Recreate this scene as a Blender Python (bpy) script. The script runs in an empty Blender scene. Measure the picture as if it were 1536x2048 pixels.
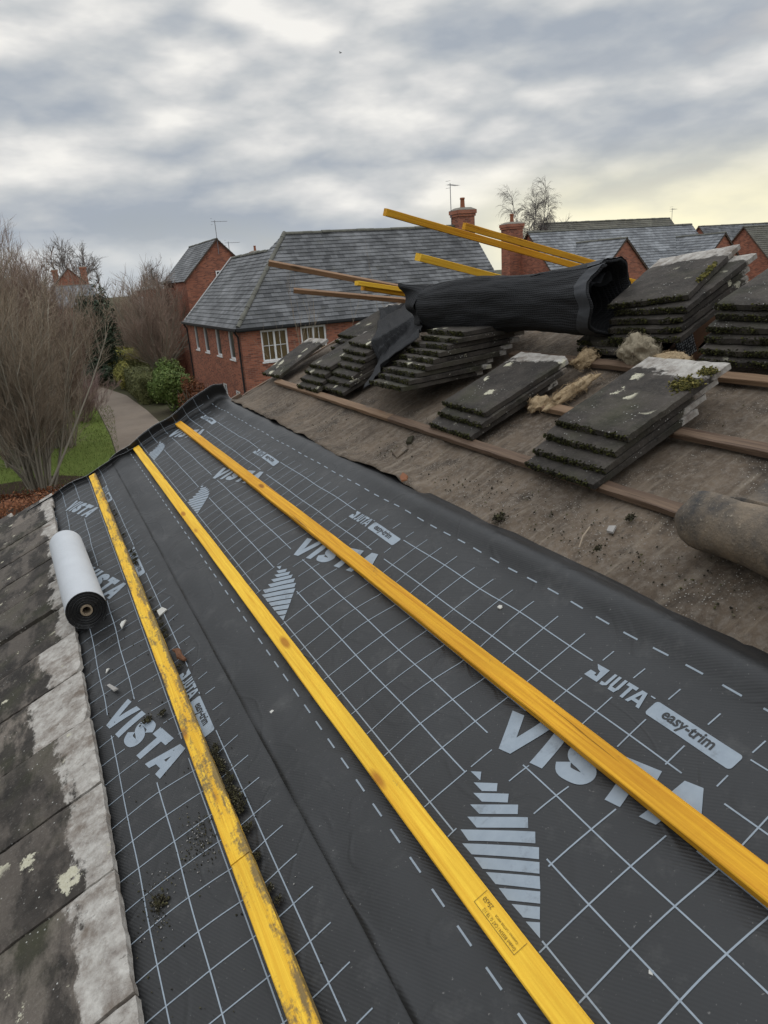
import bpy, bmesh, math, random
import numpy as np
from mathutils import Matrix, Vector, noise

# ------------------------------------------------------------------ scene, camera, sky, sun, exposure
S = bpy.context.scene
COL = S.collection
CAMZ = 6.8
cd = bpy.data.cameras.new('camera'); cam = bpy.data.objects.new('camera', cd); COL.objects.link(cam)
cd.sensor_fit = 'HORIZONTAL'; cd.sensor_width = 36.0; cd.lens = 36.0 * 1425.0 / 1536.0
cd.clip_start = 0.05; cd.clip_end = 3000
cam.matrix_world = Matrix(((0.89763, 0.19495, -0.39530, 0), (-0.43569, 0.25686, -0.86267, 0),
                           (-0.06664, 0.94658, 0.31550, CAMZ), (0, 0, 0, 1)))
S.camera = cam

SUN_AZ, SUN_EL = math.radians(57), math.radians(16)
sd = bpy.data.lights.new('sun', 'SUN'); so = bpy.data.objects.new('sun', sd); COL.objects.link(so)
sd.energy = 0.9; sd.angle = math.radians(22); sd.color = (1.0, 0.9, 0.74)
sv = Vector((math.sin(SUN_AZ) * math.cos(SUN_EL), math.cos(SUN_AZ) * math.cos(SUN_EL), math.sin(SUN_EL)))
so.rotation_euler = sv.to_track_quat('Z', 'Y').to_euler(); so.location = (30, 20, 40)

S.view_settings.view_transform = 'Standard'; S.view_settings.look = 'None'
S.view_settings.exposure = 0.0; S.view_settings.gamma = 1.0
S.cycles.use_denoising = True
S.cycles.max_bounces = 6


class N:
    """a small node-tree writer"""
    def __init__(s, nt): s.nt = nt
    def n(s, t, **k):
        o = s.nt.nodes.new(t)
        for a, b in k.items(): setattr(o, a, b)
        return o
    def put(s, sock, v):
        if isinstance(v, bpy.types.NodeSocket): s.nt.links.new(v, sock)
        elif isinstance(v, (tuple, list)) and len(v) == 3 and sock.type == 'RGBA': sock.default_value = (*v, 1)
        else: sock.default_value = v
    def math(s, op, a, b=0.0, clamp=False):
        o = s.n('ShaderNodeMath', operation=op, use_clamp=clamp); s.put(o.inputs[0], a); s.put(o.inputs[1], b); return o.outputs[0]
    def vmath(s, op, a, b=(0, 0, 0)):
        o = s.n('ShaderNodeVectorMath', operation=op); s.put(o.inputs[0], a); s.put(o.inputs[1], b)
        return o.outputs['Value'] if op in ('DOT_PRODUCT', 'LENGTH') else o.outputs[0]
    def map(s, v, a, b, c=0.0, d=1.0, smooth=False):
        o = s.n('ShaderNodeMapRange'); o.clamp = True
        if smooth: o.interpolation_type = 'SMOOTHSTEP'
        s.put(o.inputs[0], v); s.put(o.inputs[1], a); s.put(o.inputs[2], b); s.put(o.inputs[3], c); s.put(o.inputs[4], d)
        return o.outputs[0]
    def noise(s, vec, scale, detail=4.0, rough=0.55, dist=0.0):
        o = s.n('ShaderNodeTexNoise'); s.put(o.inputs['Vector'], vec); o.inputs['Scale'].default_value = scale
        o.inputs['Detail'].default_value = detail; o.inputs['Roughness'].default_value = rough; o.inputs['Distortion'].default_value = dist
        return o.outputs['Fac']
    def voro(s, vec, scale, feature='F1', out='Distance', rand=1.0):
        o = s.n('ShaderNodeTexVoronoi', feature=feature); s.put(o.inputs['Vector'], vec); o.inputs['Scale'].default_value = scale
        o.inputs['Randomness'].default_value = rand
        return o.outputs[out]
    def mix(s, f, a, b, mode='MIX'):
        o = s.n('ShaderNodeMix', data_type='RGBA', blend_type=mode); s.put(o.inputs[0], f); s.put(o.inputs[6], a); s.put(o.inputs[7], b)
        return o.outputs[2]
    def ramp(s, f, stops):
        o = s.n('ShaderNodeValToRGB'); s.put(o.inputs[0], f); e = o.color_ramp.elements
        while len(e) < len(stops): e.new(0.5)
        for k, (p, c) in zip(e, stops): k.position = p; k.color = (*c, 1)
        return o.outputs[0]
    def scale(s, vec, v): return s.vmath('MULTIPLY', vec, v)
    def sep(s, vec):
        o = s.n('ShaderNodeSeparateXYZ'); s.put(o.inputs[0], vec); return o.outputs
    def comb(s, x, y, z=0.0):
        o = s.n('ShaderNodeCombineXYZ'); s.put(o.inputs[0], x); s.put(o.inputs[1], y); s.put(o.inputs[2], z); return o.outputs[0]
    def bump(s, h, strength=0.4, dist=0.01, normal=None):
        o = s.n('ShaderNodeBump'); o.inputs['Strength'].default_value = strength; o.inputs['Distance'].default_value = dist
        s.put(o.inputs['Height'], h)
        if normal is not None: s.put(o.inputs['Normal'], normal)
        return o.outputs[0]


W = bpy.data.worlds.new('World'); S.world = W; W.use_nodes = True
W.node_tree.nodes.clear(); w = N(W.node_tree)
sky = w.n('ShaderNodeTexSky', sky_type='NISHITA'); sky.sun_disc = False
sky.sun_elevation = SUN_EL; sky.sun_rotation = SUN_AZ
d = w.n('ShaderNodeTexCoord').outputs['Generated']
dx, dy, dz = w.sep(d)
zc = w.math('MAXIMUM', dz, 0.0)
def field(off, dzo):
    v = w.comb(w.math('MULTIPLY', dx, 1.0), w.math('MULTIPLY', dy, 1.0), w.math('MULTIPLY', w.math('ADD', zc, dzo), 2.7))
    v = w.vmath('ADD', v, off)
    a = w.noise(v, 2.1, 2.0, 0.5); b = w.noise(v, 5.0, 5.0, 0.50)
    bl = w.n('ShaderNodeTexVoronoi', feature='F1'); wob = w.n('ShaderNodeTexNoise'); w.put(wob.inputs['Vector'], v); wob.inputs['Scale'].default_value = 6.0; wob.inputs['Detail'].default_value = 4.0
    w.put(bl.inputs['Vector'], w.vmath('ADD', v, w.vmath('MULTIPLY', wob.outputs['Color'], (0.20, 0.20, 0.20)))); bl.inputs['Scale'].default_value = 5.5
    puff = w.math('SUBTRACT', 0.85, bl.outputs['Distance'])
    return w.math('ADD', w.math('ADD', w.math('MULTIPLY', a, 0.46), w.math('MULTIPLY', b, 0.38)), w.math('MULTIPLY', puff, 0.15))
OFF = (2.35, 0.4, 0.75)
mixn = field(OFF, 0.0); above = field(OFF, 0.022)                  # the same cloud field a little higher up: edges facing the sky are lighter
lit = w.math('SUBTRACT', mixn, above)
n2 = mixn
tone = w.math('ADD', mixn, w.math('MULTIPLY', lit, 0.75))
cl = w.ramp(tone, [(0.40, (0.355, 0.395, 0.45)), (0.462, (0.435, 0.465, 0.50)), (0.512, (0.52, 0.54, 0.555)), (0.565, (0.63, 0.635, 0.635)), (0.65, (0.84, 0.825, 0.79))])
sunh = Vector((math.sin(math.radians(51)), math.cos(math.radians(51)), 0.05)).normalized()
glow = w.map(w.vmath('DOT_PRODUCT', d, tuple(sunh)), 0.90, 1.0, 0.0, 0.85, True)
lowband = w.map(dz, 0.15, 0.02, 0.0, 1.0, True)
hor = w.map(dz, 0.09, 0.01, 0.0, 0.45, True)
cl = w.mix(hor, cl, (0.66, 0.69, 0.70))
gfac = w.math('MULTIPLY', glow, w.math('MULTIPLY', lowband, w.map(n2, 0.38, 0.50, 0.45, 1.0)))
cl = w.mix(gfac, cl, (1.04, 0.96, 0.64))
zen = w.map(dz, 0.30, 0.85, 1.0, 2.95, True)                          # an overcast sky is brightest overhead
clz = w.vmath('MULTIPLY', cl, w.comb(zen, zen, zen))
b1 = w.n('ShaderNodeBackground'); w.put(b1.inputs[0], sky.outputs[0]); b1.inputs[1].default_value = 0.06
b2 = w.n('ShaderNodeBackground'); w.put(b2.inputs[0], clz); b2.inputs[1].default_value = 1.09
mx = w.n('ShaderNodeMixShader')
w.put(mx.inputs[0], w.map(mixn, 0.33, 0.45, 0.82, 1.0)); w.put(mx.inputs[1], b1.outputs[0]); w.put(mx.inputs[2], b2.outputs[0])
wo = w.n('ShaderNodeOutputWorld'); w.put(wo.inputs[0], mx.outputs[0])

# ------------------------------------------------------------------ frames and builders
PHI = math.radians(22.5); DPERP = 1.24
cph, sph = math.cos(PHI), math.sin(PHI)
# roof frame: x = u (up the slope), y = v (along the eaves, away), z = h (off the roof plane)
RM = Matrix(((cph, 0, -sph, DPERP * sph), (0, 1, 0, 0), (sph, 0, cph, CAMZ - DPERP * cph), (0, 0, 0, 1)))
T = lambda x, y, z: Matrix.Translation((x, y, z))
RZ = lambda a: Matrix.Rotation(a, 4, 'Z')
RX = lambda a: Matrix.Rotation(a, 4, 'X')
RY = lambda a: Matrix.Rotation(a, 4, 'Y')
rng = np.random.default_rng(7)
random.seed(5)


def make_mesh(name, verts, faces, mats, mi=None, uvs=None, smooth=False):
    me = bpy.data.meshes.new(name)
    me.from_pydata([tuple(map(float, v)) for v in verts], [], [tuple(map(int, f)) for f in faces])
    for m in (mats if isinstance(mats, (list, tuple)) else [mats]): me.materials.append(m)
    if mi is not None: me.polygons.foreach_set('material_index', list(mi))
    if uvs is not None:
        l = me.uv_layers.new(name='UVMap'); l.data.foreach_set('uv', np.asarray(uvs, dtype=np.float32).ravel())
    if smooth: me.polygons.foreach_set('use_smooth', [True] * len(me.polygons))
    me.update(); return me


def make_quads(name, verts, quads, mat, smooth=False):
    """fast path: numpy verts [n,3] and quads [m,4]"""
    me = bpy.data.meshes.new(name); verts = np.asarray(verts, np.float32); quads = np.asarray(quads, np.int32)
    me.vertices.add(len(verts)); me.vertices.foreach_set('co', verts.ravel())
    me.loops.add(quads.size); me.loops.foreach_set('vertex_index', quads.ravel())
    me.polygons.add(len(quads)); me.polygons.foreach_set('loop_start', np.arange(0, quads.size, 4, dtype=np.int32))
    me.polygons.foreach_set('loop_total', np.full(len(quads), 4, np.int32))
    if smooth: me.polygons.foreach_set('use_smooth', np.ones(len(quads), bool))
    me.materials.append(mat); me.update(calc_edges=True); me.validate(); return me


def obj(name, me, parent=None, M=None):
    o = bpy.data.objects.new(name, me); COL.objects.link(o)
    if parent is not None: o.parent = parent
    if M is not None:
        if parent is None: o.matrix_world = M
        else: o.matrix_local = M
    return o


def tag(o, label=None, cat=None, group=None, kind=None):
    if label: o['label'] = label
    if cat: o['category'] = cat
    if group: o['group'] = group
    if kind: o['kind'] = kind
    return o


def thing(name, label, cat, M=None, group=None):
    o = bpy.data.objects.new(name, None); COL.objects.link(o); o.empty_display_size = 0.1
    if M is not None: o.matrix_world = M
    return tag(o, label, cat, group)


class MB:
    """collects faces with metric UVs, links them as one mesh"""
    def __init__(s): s.v = []; s.f = []; s.uv = []; s.mi = []
    def poly(s, pts, uv=None, mi=0):
        b = len(s.v); s.v += [tuple(p) for p in pts]; s.f.append(tuple(range(b, b + len(pts)))); s.mi.append(mi)
        if uv is None:
            p0 = Vector(pts[0]); e = (Vector(pts[1]) - p0)
            n = Vector((0, 0, 0))
            for k in range(1, len(pts) - 1): n += (Vector(pts[k]) - p0).cross(Vector(pts[k + 1]) - p0)
            if e.length < 1e-9 or n.length < 1e-12: uv = [(0, 0)] * len(pts)
            else:
                e.normalize(); f2 = n.normalized().cross(e)
                uv = [((Vector(p)).dot(e), (Vector(p)).dot(f2)) for p in pts]
        s.uv += uv
    def box(s, lo, hi, M=None, mi=0):
        x0, y0, z0 = lo; x1, y1, z1 = hi
        c = [(x0, y0, z0), (x1, y0, z0), (x1, y1, z0), (x0, y1, z0), (x0, y0, z1), (x1, y0, z1), (x1, y1, z1), (x0, y1, z1)]
        if M is not None: c = [tuple(M @ Vector(p)) for p in c]
        for q in ((0, 3, 2, 1), (4, 5, 6, 7), (0, 1, 5, 4), (1, 2, 6, 5), (2, 3, 7, 6), (3, 0, 4, 7)): s.poly([c[k] for k in q], mi=mi)
    def bar(s, a, b, wid, hei, up=(0, 0, 1), mi=0):
        a, b, up = Vector(a), Vector(b), Vector(up); x = (b - a).normalized(); y = up.cross(x).normalized(); z = x.cross(y)
        M = Matrix(((x.x, y.x, z.x, a.x), (x.y, y.y, z.y, a.y), (x.z, y.z, z.z, a.z), (0, 0, 0, 1)))
        s.box((0, -wid / 2, -hei / 2), ((b - a).length, wid / 2, hei / 2), M, mi)
    def tube(s, pts, rad, n=8, cap=True, mi=0):
        pts = [Vector(p) for p in pts]; rad = rad if isinstance(rad, (list, tuple)) else [rad] * len(pts); rings = []
        for k, p in enumerate(pts):
            t = (pts[min(k + 1, len(pts) - 1)] - pts[max(k - 1, 0)]).normalized()
            a = t.orthogonal().normalized() if k == 0 else (rings[-1][1] - t * rings[-1][1].dot(t)).normalized()
            b = t.cross(a); rings.append(([p + (a * math.cos(2 * math.pi * j / n) + b * math.sin(2 * math.pi * j / n)) * rad[k] for j in range(n)], a))
        for k in range(len(pts) - 1):
            for j in range(n): s.poly([rings[k][0][j], rings[k][0][(j + 1) % n], rings[k + 1][0][(j + 1) % n], rings[k + 1][0][j]], mi=mi)
        if cap: s.poly(rings[0][0][::-1], mi=mi); s.poly(rings[-1][0], mi=mi)
    def build(s, name, mats, parent=None, M=None, smooth=False):
        return obj(name, make_mesh(name, s.v, s.f, mats, s.mi, s.uv, smooth), parent, M)


# ------------------------------------------------------------------ materials
def mat(name):
    m = bpy.data.materials.new(name); m.use_nodes = True; nt = m.node_tree
    b = nt.nodes['Principled BSDF']; n = N(nt); n.b = b; n.m = m
    n.co = n.n('ShaderNodeTexCoord').outputs
    return n


def fin(n, color, rough=0.8, normal=None, spec=0.4, metal=0.0):
    n.put(n.b.inputs['Base Color'], color); n.put(n.b.inputs['Roughness'], rough)
    n.b.inputs['Specular IOR Level'].default_value = spec; n.b.inputs['Metallic'].default_value = metal
    if normal is not None: n.put(n.b.inputs['Normal'], normal)
    return n.m


def plain(name, c, rough=0.7, var=0.25, scale=6.0, spec=0.4, bump=0.0):
    n = mat(name); f = n.noise(n.co['Object'], scale, 5.0)
    col = n.mix(f, tuple(x * (1 - var) for x in c), tuple(min(1, x * (1 + var)) for x in c))
    return fin(n, col, rough, n.bump(n.noise(n.co['Object'], scale * 8, 3.0), bump, 0.01) if bump else None, spec)


M = {}

n = mat('breather_membrane'); o = n.co['Object']
f = n.noise(o, 5.0, 6.0, 0.6); g = n.noise(o, 1.3, 3.0); sp = n.map(n.noise(o, 140.0, 2.0), 0.70, 0.78)
c = n.mix(f, (0.0125, 0.0123, 0.0121), (0.0215, 0.0211, 0.0208))
c = n.mix(n.map(n.noise(o, 9.0, 8.0, 0.7), 0.56, 0.80, 0.0, 0.34), c, (0.12, 0.115, 0.107))
c = n.mix(n.math('MULTIPLY', n.map(n.noise(n.vmath('ADD', o, (3, 1, 0)), 2.1, 9.0, 0.72), 0.60, 0.72), 0.20), c, (0.16, 0.15, 0.14))
c = n.mix(n.math('MULTIPLY', sp, 0.5), c, (0.20, 0.19, 0.175))
wv = n.n('ShaderNodeTexWave', bands_direction='DIAGONAL'); n.put(wv.inputs['Vector'], n.scale(o, (1, 0.6, 0))); wv.inputs['Scale'].default_value = 80.0
wv.inputs['Distortion'].default_value = 0.4
cr = n.noise(n.scale(o, (1.0, 0.7, 1.0)), 4.2, 2.0, 0.5, 0.6)
crease = n.map(n.math('ABSOLUTE', n.math('SUBTRACT', cr, 0.5)), 0.0, 0.035, 1.0, 0.0, True)
nb = n.bump(n.math('ADD', n.math('MULTIPLY', wv.outputs['Fac'], 0.5), n.math('MULTIPLY', n.noise(o, 60.0, 3.0), 0.5)), 0.13, 0.004)
nb = n.bump(n.math('ADD', n.math('MULTIPLY', crease, 0.22), n.noise(o, 9.0, 3.0)), 0.34, 0.012, nb)
M['membrane'] = fin(n, c, n.map(f, 0.3, 0.7, 0.40, 0.54), nb, 0.42)

n = mat('membrane_underside'); M['underside'] = fin(n, n.mix(n.noise(n.co['Object'], 8.0), (0.42, 0.43, 0.44), (0.55, 0.56, 0.57)), 0.6)

n = mat('printed_ink'); o = n.co['Object']
c = n.mix(n.noise(o, 30.0, 5.0, 0.65), (0.19, 0.225, 0.26), (0.30, 0.34, 0.375))
c = n.mix(n.map(n.noise(o, 14.0, 8.0, 0.75), 0.56, 0.76, 0.0, 0.75), c, (0.075, 0.078, 0.08))
M['ink'] = fin(n, c, 0.5)


def wood(name, base, dark, knot, dirt_col):
    """sawn timber, grain along local x; object colour = (dirt, tint, seed)"""
    n = mat(name); oi = n.n('ShaderNodeObjectInfo'); r = oi.outputs['Random']
    cs = n.sep(oi.outputs['Color'])
    o = n.vmath('ADD', n.co['Object'], n.comb(n.math('MULTIPLY', r, 37.0), n.math('MULTIPLY', r, 3.0), n.math('MULTIPLY', r, 5.0)))
    gr = n.noise(n.scale(o, (1.2, 55.0, 55.0)), 1.6, 5.0, 0.6, 1.2)
    fine = n.noise(n.scale(o, (6.0, 260.0, 260.0)), 1.2, 3.0, 0.6)
    patch = n.noise(n.scale(o, (2.0, 8.0, 8.0)), 1.4, 4.0)
    c = n.mix(n.map(gr, 0.35, 0.68), base, dark)
    c = n.mix(n.map(fine, 0.5, 0.75, 0.0, 0.35), c, dark)
    c = n.mix(n.map(patch, 0.45, 0.75, 0.0, 0.55), c, tuple(x * 0.72 for x in base))
    kv = n.math('ADD', n.voro(n.scale(o, (3.2, 12.0, 12.0)), 1.0), n.math('MULTIPLY', n.math('SUBTRACT', gr, 0.5), 0.12))
    c = n.mix(n.map(kv, 0.17, 0.09, 0.0, 0.85), c, knot)
    dn = n.noise(n.scale(o, (3.0, 14.0, 14.0)), 2.2, 8.0, 0.72)
    dsp = n.noise(o, 90.0, 4.0, 0.7)
    dd = n.math('ADD', n.math('MULTIPLY', dn, 0.72), n.math('MULTIPLY', dsp, 0.28))
    dd = n.math('ADD', dd, n.math('MULTIPLY', n.map(n.sep(n.co['Object'])[1], -0.004, -0.025, 0.0, 0.13), cs[0]))
    th = n.math('SUBTRACT', 0.74, n.math('MULTIPLY', cs[0], 0.30))
    c = n.mix(n.math('MULTIPLY', n.map(dd, th, n.math('ADD', th, 0.09)), 0.85), c, dirt_col)
    split = n.map(n.noise(n.scale(o, (2.2, 95.0, 95.0)), 1.0, 3.0, 0.6, 0.4), 0.69, 0.73)
    c = n.mix(n.math('MULTIPLY', split, 0.75), c, tuple(x * 0.25 for x in dark))
    saw = n.noise(n.scale(o, (120.0, 5.0, 5.0)), 1.0, 3.0, 0.6)
    c = n.mix(n.map(saw, 0.55, 0.75, 0.0, 0.18), c, dark)
    nb = n.bump(n.math('SUBTRACT', n.math('ADD', gr, n.math('ADD', n.math('MULTIPLY', fine, 0.6), n.math('MULTIPLY', saw, 0.35))), split), 0.5, 0.003)
    return fin(n, c, 0.72, nb, 0.25)


M['yellow'] = wood('yellow_treated_timber', (0.86, 0.54, 0.048), (0.64, 0.325, 0.020), (0.34, 0.125, 0.012), (0.115, 0.090, 0.055))
M['orange'] = wood('amber_treated_timber', (0.74, 0.385, 0.024), (0.47, 0.190, 0.010), (0.20, 0.065, 0.008), (0.13, 0.085, 0.03))
M['oldwood'] = wood('weathered_brown_timber', (0.165, 0.108, 0.070), (0.065, 0.039, 0.026), (0.07, 0.04, 0.025), (0.055, 0.045, 0.038))
M['palewood'] = wood('pale_bare_timber', (0.235, 0.150, 0.088), (0.15, 0.090, 0.052), (0.16, 0.08, 0.04), (0.13, 0.10, 0.08))
M['lath'] = wood('brown_lath_timber', (0.27, 0.155, 0.082), (0.15, 0.082, 0.042), (0.07, 0.04, 0.02), (0.06, 0.05, 0.04))
M['trusswood'] = wood('orange_truss_timber', (0.42, 0.17, 0.055), (0.30, 0.105, 0.032), (0.14, 0.05, 0.02), (0.10, 0.06, 0.04))

# concrete roof tile: local x runs from the exposed front edge (0) to the covered head (0.47); object colour = (white head, pale, lichen)
n = mat('mossy_concrete_tile'); oi = n.n('ShaderNodeObjectInfo'); r = oi.outputs['Random']; cs = n.sep(oi.outputs['Color'])
o0 = n.co['Object']; ox, oy, oz = n.sep(o0)
o = n.vmath('ADD', o0, n.comb(n.math('MULTIPLY', r, 31.0), n.math('MULTIPLY', r, 17.0), n.math('MULTIPLY', r, 7.0)))
f1 = n.noise(o, 14.0, 6.0, 0.65); f2 = n.noise(o, 120.0, 3.0, 0.7); f3 = n.noise(n.scale(o, (1.0, 0.45, 1.0)), 7.0, 7.0, 0.68)
c = n.mix(n.map(f1, 0.3, 0.7), (0.020, 0.0172, 0.0145), (0.054, 0.0455, 0.038))
c = n.mix(n.map(f2, 0.58, 0.75, 0.0, 0.55), c, (0.14, 0.13, 0.115))
c = n.mix(n.math('MULTIPLY', n.map(n.noise(o, 5.0, 5.0), 0.5, 0.72), 0.55), c, (0.045, 0.046, 0.022))
pale = n.math('MULTIPLY', cs[1], n.map(f3, 0.45, 0.55))
c = n.mix(n.math('MULTIPLY', pale, 0.85), c, n.mix(f2, (0.13, 0.100, 0.078), (0.29, 0.25, 0.21)))
hx = n.math('ADD', ox, n.math('ADD', n.math('MULTIPLY', n.math('SUBTRACT', f3, 0.5), 0.26), n.math('MULTIPLY', n.math('SUBTRACT', n.noise(o, 45.0, 6.0, 0.75), 0.5), 0.06)))
t0 = n.math('SUBTRACT', 0.47, n.math('MULTIPLY', cs[0], 0.17))
wh = n.map(hx, n.math('SUBTRACT', t0, 0.006), n.math('ADD', t0, 0.010))
whc = n.mix(n.map(n.noise(o, 26.0, 7.0, 0.7), 0.3, 0.7), (0.20, 0.17, 0.145), (0.52, 0.49, 0.44))
whc = n.mix(n.map(n.noise(o, 9.0, 6.0, 0.7), 0.50, 0.66, 0.0, 0.8), whc, (0.125, 0.092, 0.067)); whc = n.mix(n.map(n.noise(n.scale(o, (1, 2.4, 1)), 30.0, 6.0, 0.7), 0.60, 0.70, 0.0, 0.8), whc, (0.055, 0.045, 0.036))
c = n.mix(n.math('MULTIPLY', wh, 0.92), c, whc)
lv = n.math('ADD', n.voro(o, 9.0), n.math('MULTIPLY', n.math('SUBTRACT', n.noise(o, 26.0, 6.0, 0.75), 0.5), 1.1))
lth = n.math('MULTIPLY', cs[2], 0.30)
lich = n.math('MULTIPLY', n.map(lv, lth, n.math('SUBTRACT', lth, 0.03)), n.map(n.noise(o, 4.0, 2.0), 0.47, 0.52))
c = n.mix(lich, c, n.mix(f2, (0.30, 0.27, 0.17), (0.58, 0.55, 0.44)))
sp = n.map(n.voro(o, 62.0), 0.16, 0.10); c = n.mix(n.math('MULTIPLY', sp, n.map(n.noise(o, 11.0, 2.0), 0.52, 0.6, 0.0, 0.85)), c, (0.45, 0.44, 0.40))
nb = n.bump(n.math('ADD', n.math('MULTIPLY', f2, 0.5), n.math('MULTIPLY', f1, 0.8)), 0.7, 0.006)
M['tile'] = fin(n, c, 0.9, nb, 0.25)

n = mat('moss'); o = n.co['Object']
isl = n.n('ShaderNodeNewGeometry').outputs['Random Per Island']
c = n.ramp(isl, [(0.0, (0.012, 0.011, 0.007)), (0.5, (0.026, 0.025, 0.012)), (0.85, (0.045, 0.046, 0.015)), (1.0, (0.085, 0.082, 0.026))])
M['moss'] = fin(n, c, 0.95, n.bump(n.noise(o, 300.0, 3.0), 0.8, 0.004), 0.1)
n = mat('bright_moss'); isl = n.n('ShaderNodeNewGeometry').outputs['Random Per Island']
M['brightmoss'] = fin(n, n.ramp(isl, [(0.0, (0.03, 0.028, 0.012)), (0.5, (0.085, 0.078, 0.022)), (1.0, (0.20, 0.165, 0.05))]), 0.95, n.bump(n.noise(n.co['Object'], 300.0, 3.0), 0.8, 0.004), 0.1)
n = mat('dark_moss_clod'); isl = n.n('ShaderNodeNewGeometry').outputs['Random Per Island']
M['clod'] = fin(n, n.ramp(isl, [(0.0, (0.020, 0.017, 0.012)), (0.6, (0.046, 0.041, 0.026)), (0.88, (0.085, 0.078, 0.036)), (0.95, (0.14, 0.12, 0.08)), (1.0, (0.30, 0.27, 0.22))]), 0.95, n.bump(n.noise(n.co['Object'], 250.0, 3.0), 0.9, 0.005), 0.1)

n = mat('old_roofing_felt'); o = n.co['Object']; ox, oy, oz = n.sep(o)
f = n.noise(o, 3.0, 7.0, 0.65); f2 = n.noise(o, 45.0, 4.0, 0.7)
c = n.mix(n.map(f, 0.3, 0.7), (0.066, 0.049, 0.035), (0.165, 0.124, 0.088))
c = n.mix(n.map(f2, 0.45, 0.75, 0.0, 0.6), c, (0.21, 0.18, 0.15))
stk = n.noise(n.scale(o, (1.2, 16.0, 1.0)), 1.5, 5.0, 0.6)                     # dust runs down the slope
c = n.mix(n.map(stk, 0.54, 0.72, 0.0, 0.6), c, (0.26, 0.215, 0.165))
c = n.mix(n.map(n.noise(o, 5.0, 7.0, 0.72), 0.52, 0.68, 0.0, 0.8), c, (0.034, 0.027, 0.021))
grit = n.voro(o, 110.0); gm = n.math('MULTIPLY', n.map(grit, 0.22, 0.12), n.map(n.noise(o, 5.0, 4.0), 0.45, 0.62, 0.0, 0.9))
c = n.mix(n.math('MULTIPLY', n.map(n.noise(n.scale(o, (1.0, 1.6, 1.0)), 20.0, 8.0, 0.75), 0.54, 0.64), 0.55), c, (0.045, 0.034, 0.025))
c = n.mix(gm, c, (0.42, 0.39, 0.34))
nb = n.bump(n.math('ADD', f2, n.math('MULTIPLY', n.noise(o, 12.0, 6.0, 0.65), 2.0)), 0.8, 0.008)
M['felt'] = fin(n, c, 0.92, nb, 0.2)

n = mat('rolled_dusty_felt'); o = n.co['Object']
f = n.noise(o, 6.0, 7.0, 0.7); f2 = n.noise(n.scale(o, (60, 60, 60)), 2.0, 3.0)
c = n.mix(n.map(f, 0.36, 0.62), (0.045, 0.044, 0.044), (0.20, 0.155, 0.110))
c = n.mix(n.map(f2, 0.62, 0.74, 0.0, 0.7), c, (0.34, 0.29, 0.22))
M['feltroll'] = fin(n, c, 0.85, n.bump(n.math('ADD', f, f2), 0.5, 0.008), 0.25)

n = mat('black_debris_netting'); uv = n.co['UV']
ux, uy, uz = n.sep(uv)
wob = n.noise(n.co['Object'], 7.0, 4.0)
def grid_line(x, k): return n.math('ABSOLUTE', n.math('SINE', n.math('MULTIPLY', n.math('ADD', x, n.math('MULTIPLY', wob, 0.022)), k)))
gl = n.math('MINIMUM', grid_line(ux, 3.14159 / 0.011), grid_line(uy, 3.14159 / 0.011))
c = n.mix(n.map(gl, 0.0, 0.45), (0.034, 0.034, 0.036), (0.009, 0.009, 0.0095))
c = n.mix(n.map(n.noise(n.co['Object'], 22.0, 5.0, 0.7), 0.62, 0.80, 0.0, 0.3), c, (0.08, 0.08, 0.08))
M['netting'] = fin(n, c, 0.75, n.bump(n.math('ADD', n.math('MULTIPLY', gl, -0.6), n.math('MULTIPLY', n.noise(n.scale(n.co['Object'], (1.0, 0.35, 1.0)), 17.0, 6.0, 0.6), 2.0)), 0.5, 0.010), 0.25)

n = mat('mineral_wool'); isl = n.n('ShaderNodeNewGeometry').outputs['Random Per Island']; o = n.co['Object']
c = n.mix(n.noise(o, 18.0, 6.0), (0.25, 0.175, 0.095), (0.48, 0.38, 0.25)); c = n.mix(n.math('MULTIPLY', isl, 0.4), c, (0.48, 0.29, 0.13))
M['wool'] = fin(n, c, 0.95, n.bump(n.noise(n.scale(o, (40, 160, 60)), 1.0, 4.0), 0.9, 0.01), 0.1)
n = mat('grey_mineral_wool'); o = n.co['Object']
M['wool_grey'] = fin(n, n.mix(n.noise(o, 14.0, 6.0, 0.7), (0.20, 0.16, 0.105), (0.44, 0.38, 0.28)), 0.95, n.bump(n.noise(n.scale(o, (50, 140, 50)), 1.0, 4.0), 0.9, 0.012), 0.1)

n = mat('red_brick'); uv = n.co['UV']
bt = n.n('ShaderNodeTexBrick'); bt.offset = 0.5; n.put(bt.inputs['Vector'], uv)
for k, v in (('Scale', 1.0), ('Mortar Size', 0.007), ('Mortar Smooth', 0.3), ('Bias', -0.15), ('Brick Width', 0.225), ('Row Height', 0.075)): bt.inputs[k].default_value = v
bt.inputs['Color1'].default_value = (0.42, 0.155, 0.090, 1); bt.inputs['Color2'].default_value = (0.13, 0.050, 0.038, 1); bt.inputs['Mortar'].default_value = (0.30, 0.22, 0.17, 1)
c = n.mix(n.map(n.noise(uv, 0.9, 5.0), 0.35, 0.7, 0.0, 0.45), bt.outputs['Color'], (0.24, 0.095, 0.065))
c = n.mix(n.map(n.noise(uv, 4.0, 5.0), 0.55, 0.8, 0.0, 0.35), c, (0.42, 0.20, 0.135))
M['brick'] = fin(n, c, 0.9, n.bump(bt.outputs['Fac'], 0.5, -0.01), 0.2)

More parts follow.
